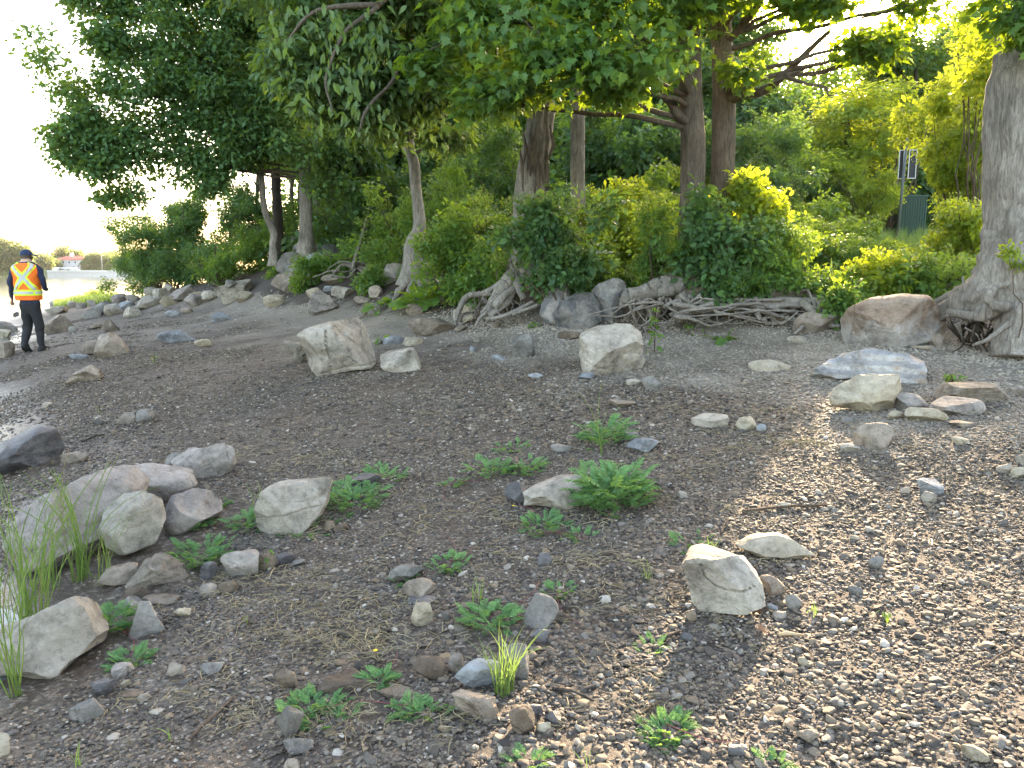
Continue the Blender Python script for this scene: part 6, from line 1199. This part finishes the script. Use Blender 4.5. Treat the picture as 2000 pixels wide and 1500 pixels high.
for i, (u0, u1, lab) in enumerate([(112,120,'white car parked before the far house'),(124,131,'silver car parked before the far house'),(140,148,'pale car parked at the end of the far house')]):
    D = 308; c = fp((u0 + u1) / 2, 529.5, D); L_ = 4.4; th = thing('parked_car', lab, 'car', tuple(c), 0, 'cars parked across the river'); m2 = MB()
    m2.add([(-2.2,-.9,.3),(2.2,-.9,.3),(2.2,.9,.3),(-2.2,.9,.3),(-2.2,-.9,.85),(2.2,-.9,.8),(2.2,.9,.8),(-2.2,.9,.85),(-1.5,-.8,1.45),(.8,-.8,1.45),(.8,.8,1.45),(-1.5,.8,1.45),(-1.9,-.9,.9),(1.4,-.9,.9),(1.4,.9,.9),(-1.9,.9,.9)], [(0,1,5,4),(2,3,7,6),(1,2,6,5),(3,0,4,7),(4,5,6,7),(12,13,9,8),(14,15,11,10),(13,14,10,9),(15,12,8,11),(8,9,10,11),(0,3,2,1)]); m2.build('body', plain('car_paint', [(.75,.75,.75),(.5,.52,.54),(.7,.68,.62)][i], .3, bump=0), th, False)
    for sx in (-1.35, 1.35):
        for sy in (-.86, .7): m3 = MB(); m3.tube([(sx, sy, .32), (sx, sy + .2, .32)], .33, 10); m3.build('wheel', plain('tyre', (.03,.03,.03), .8, bump=0), th)
FT = [(-60,455,90,270,'tree mass farthest left on the far bank'),(10,470,60,270,'big round tree at the left edge of the far bank'),(35,482,40,270,'lower tree right of the big round one, behind the man'),(80,502,26,310,'small tree behind the man\'s shoulder'),
 (122,486,26,335,'dark tree rising behind the red roof'),(152,487,24,340,'thin topped tree behind the red roof'),(178,500,22,320,'bush like tree at the end of the house'),(196,492,26,318,'dark round tree by the tall pole'),(215,488,26,330,'tallest tree right of the tall pole'),(240,500,34,325,'pale tree at the right end of the far bank'),(290,495,50,325,'tree on the far bank behind the bushes'),(100,508,18,316,'low tree left of the house')]
for i, (u, vt, wd, D, lab) in enumerate(FT):
    vb = 529; bl = [blob(u + dx * wd * .35, vt + (vb - vt) * f, D, wd * .42, (vb - vt) * .28 + 2) for dx, f in ((0,.25),(-.7,.5),(.7,.5),(0,.6),(.3,.78),(-.4,.8))]
    tree('far_tree', lab, WP((u, vb + 2, D), (u, (vt + vb) / 2, D)), [.5, .3], 'brown', 'far', bl, .22, 900 + i, rough=.02, n=8, rings=6, limbs=0, flare=None, gate=-.4, fr=.1, cat='tree')
# bird over the river
b = pt(252, 475, 120); th = thing('flying_bird', 'small dark bird gliding over the river', 'bird', tuple(b)); m2 = MB(); m2.tube([(-.25,0,0),(-.1,0,.03),(.1,0,.03),(.28,0,.02)], [.01,.06,.06,.015], 6); bd = m2.build('body', BK['dark'], th)
for sy in (-1, 1): m3 = MB(); m3.add([(-.1,0,.04),(.1,0,.04),(.12,sy*.35,.16),(-.06,sy*.35,.16),(.0,sy*.7,.10)], [(0,1,2,3),(3,2,4)]); m3.build('wing', BK['dark'], th, False)

# ------------------------------------------------------------------ evening haze over river and wood
hz = MB(); hz.box(-560, 330, -45, 640, -4, 40); hm = bpy.data.materials.new('haze_air'); hm.use_nodes = True; N = hm.node_tree.nodes; N.remove(N['Principled BSDF'])
pv = N.new('ShaderNodeVolumePrincipled'); pv.inputs['Density'].default_value = .00009; pv.inputs['Color'].default_value = (.95, .95, .93, 1); pv.inputs['Anisotropy'].default_value = .3
hm.node_tree.links.new(pv.outputs[0], N['Material Output'].inputs['Volume']); o = hz.build('haze', hm, None, False); tag(o, kind='stuff')
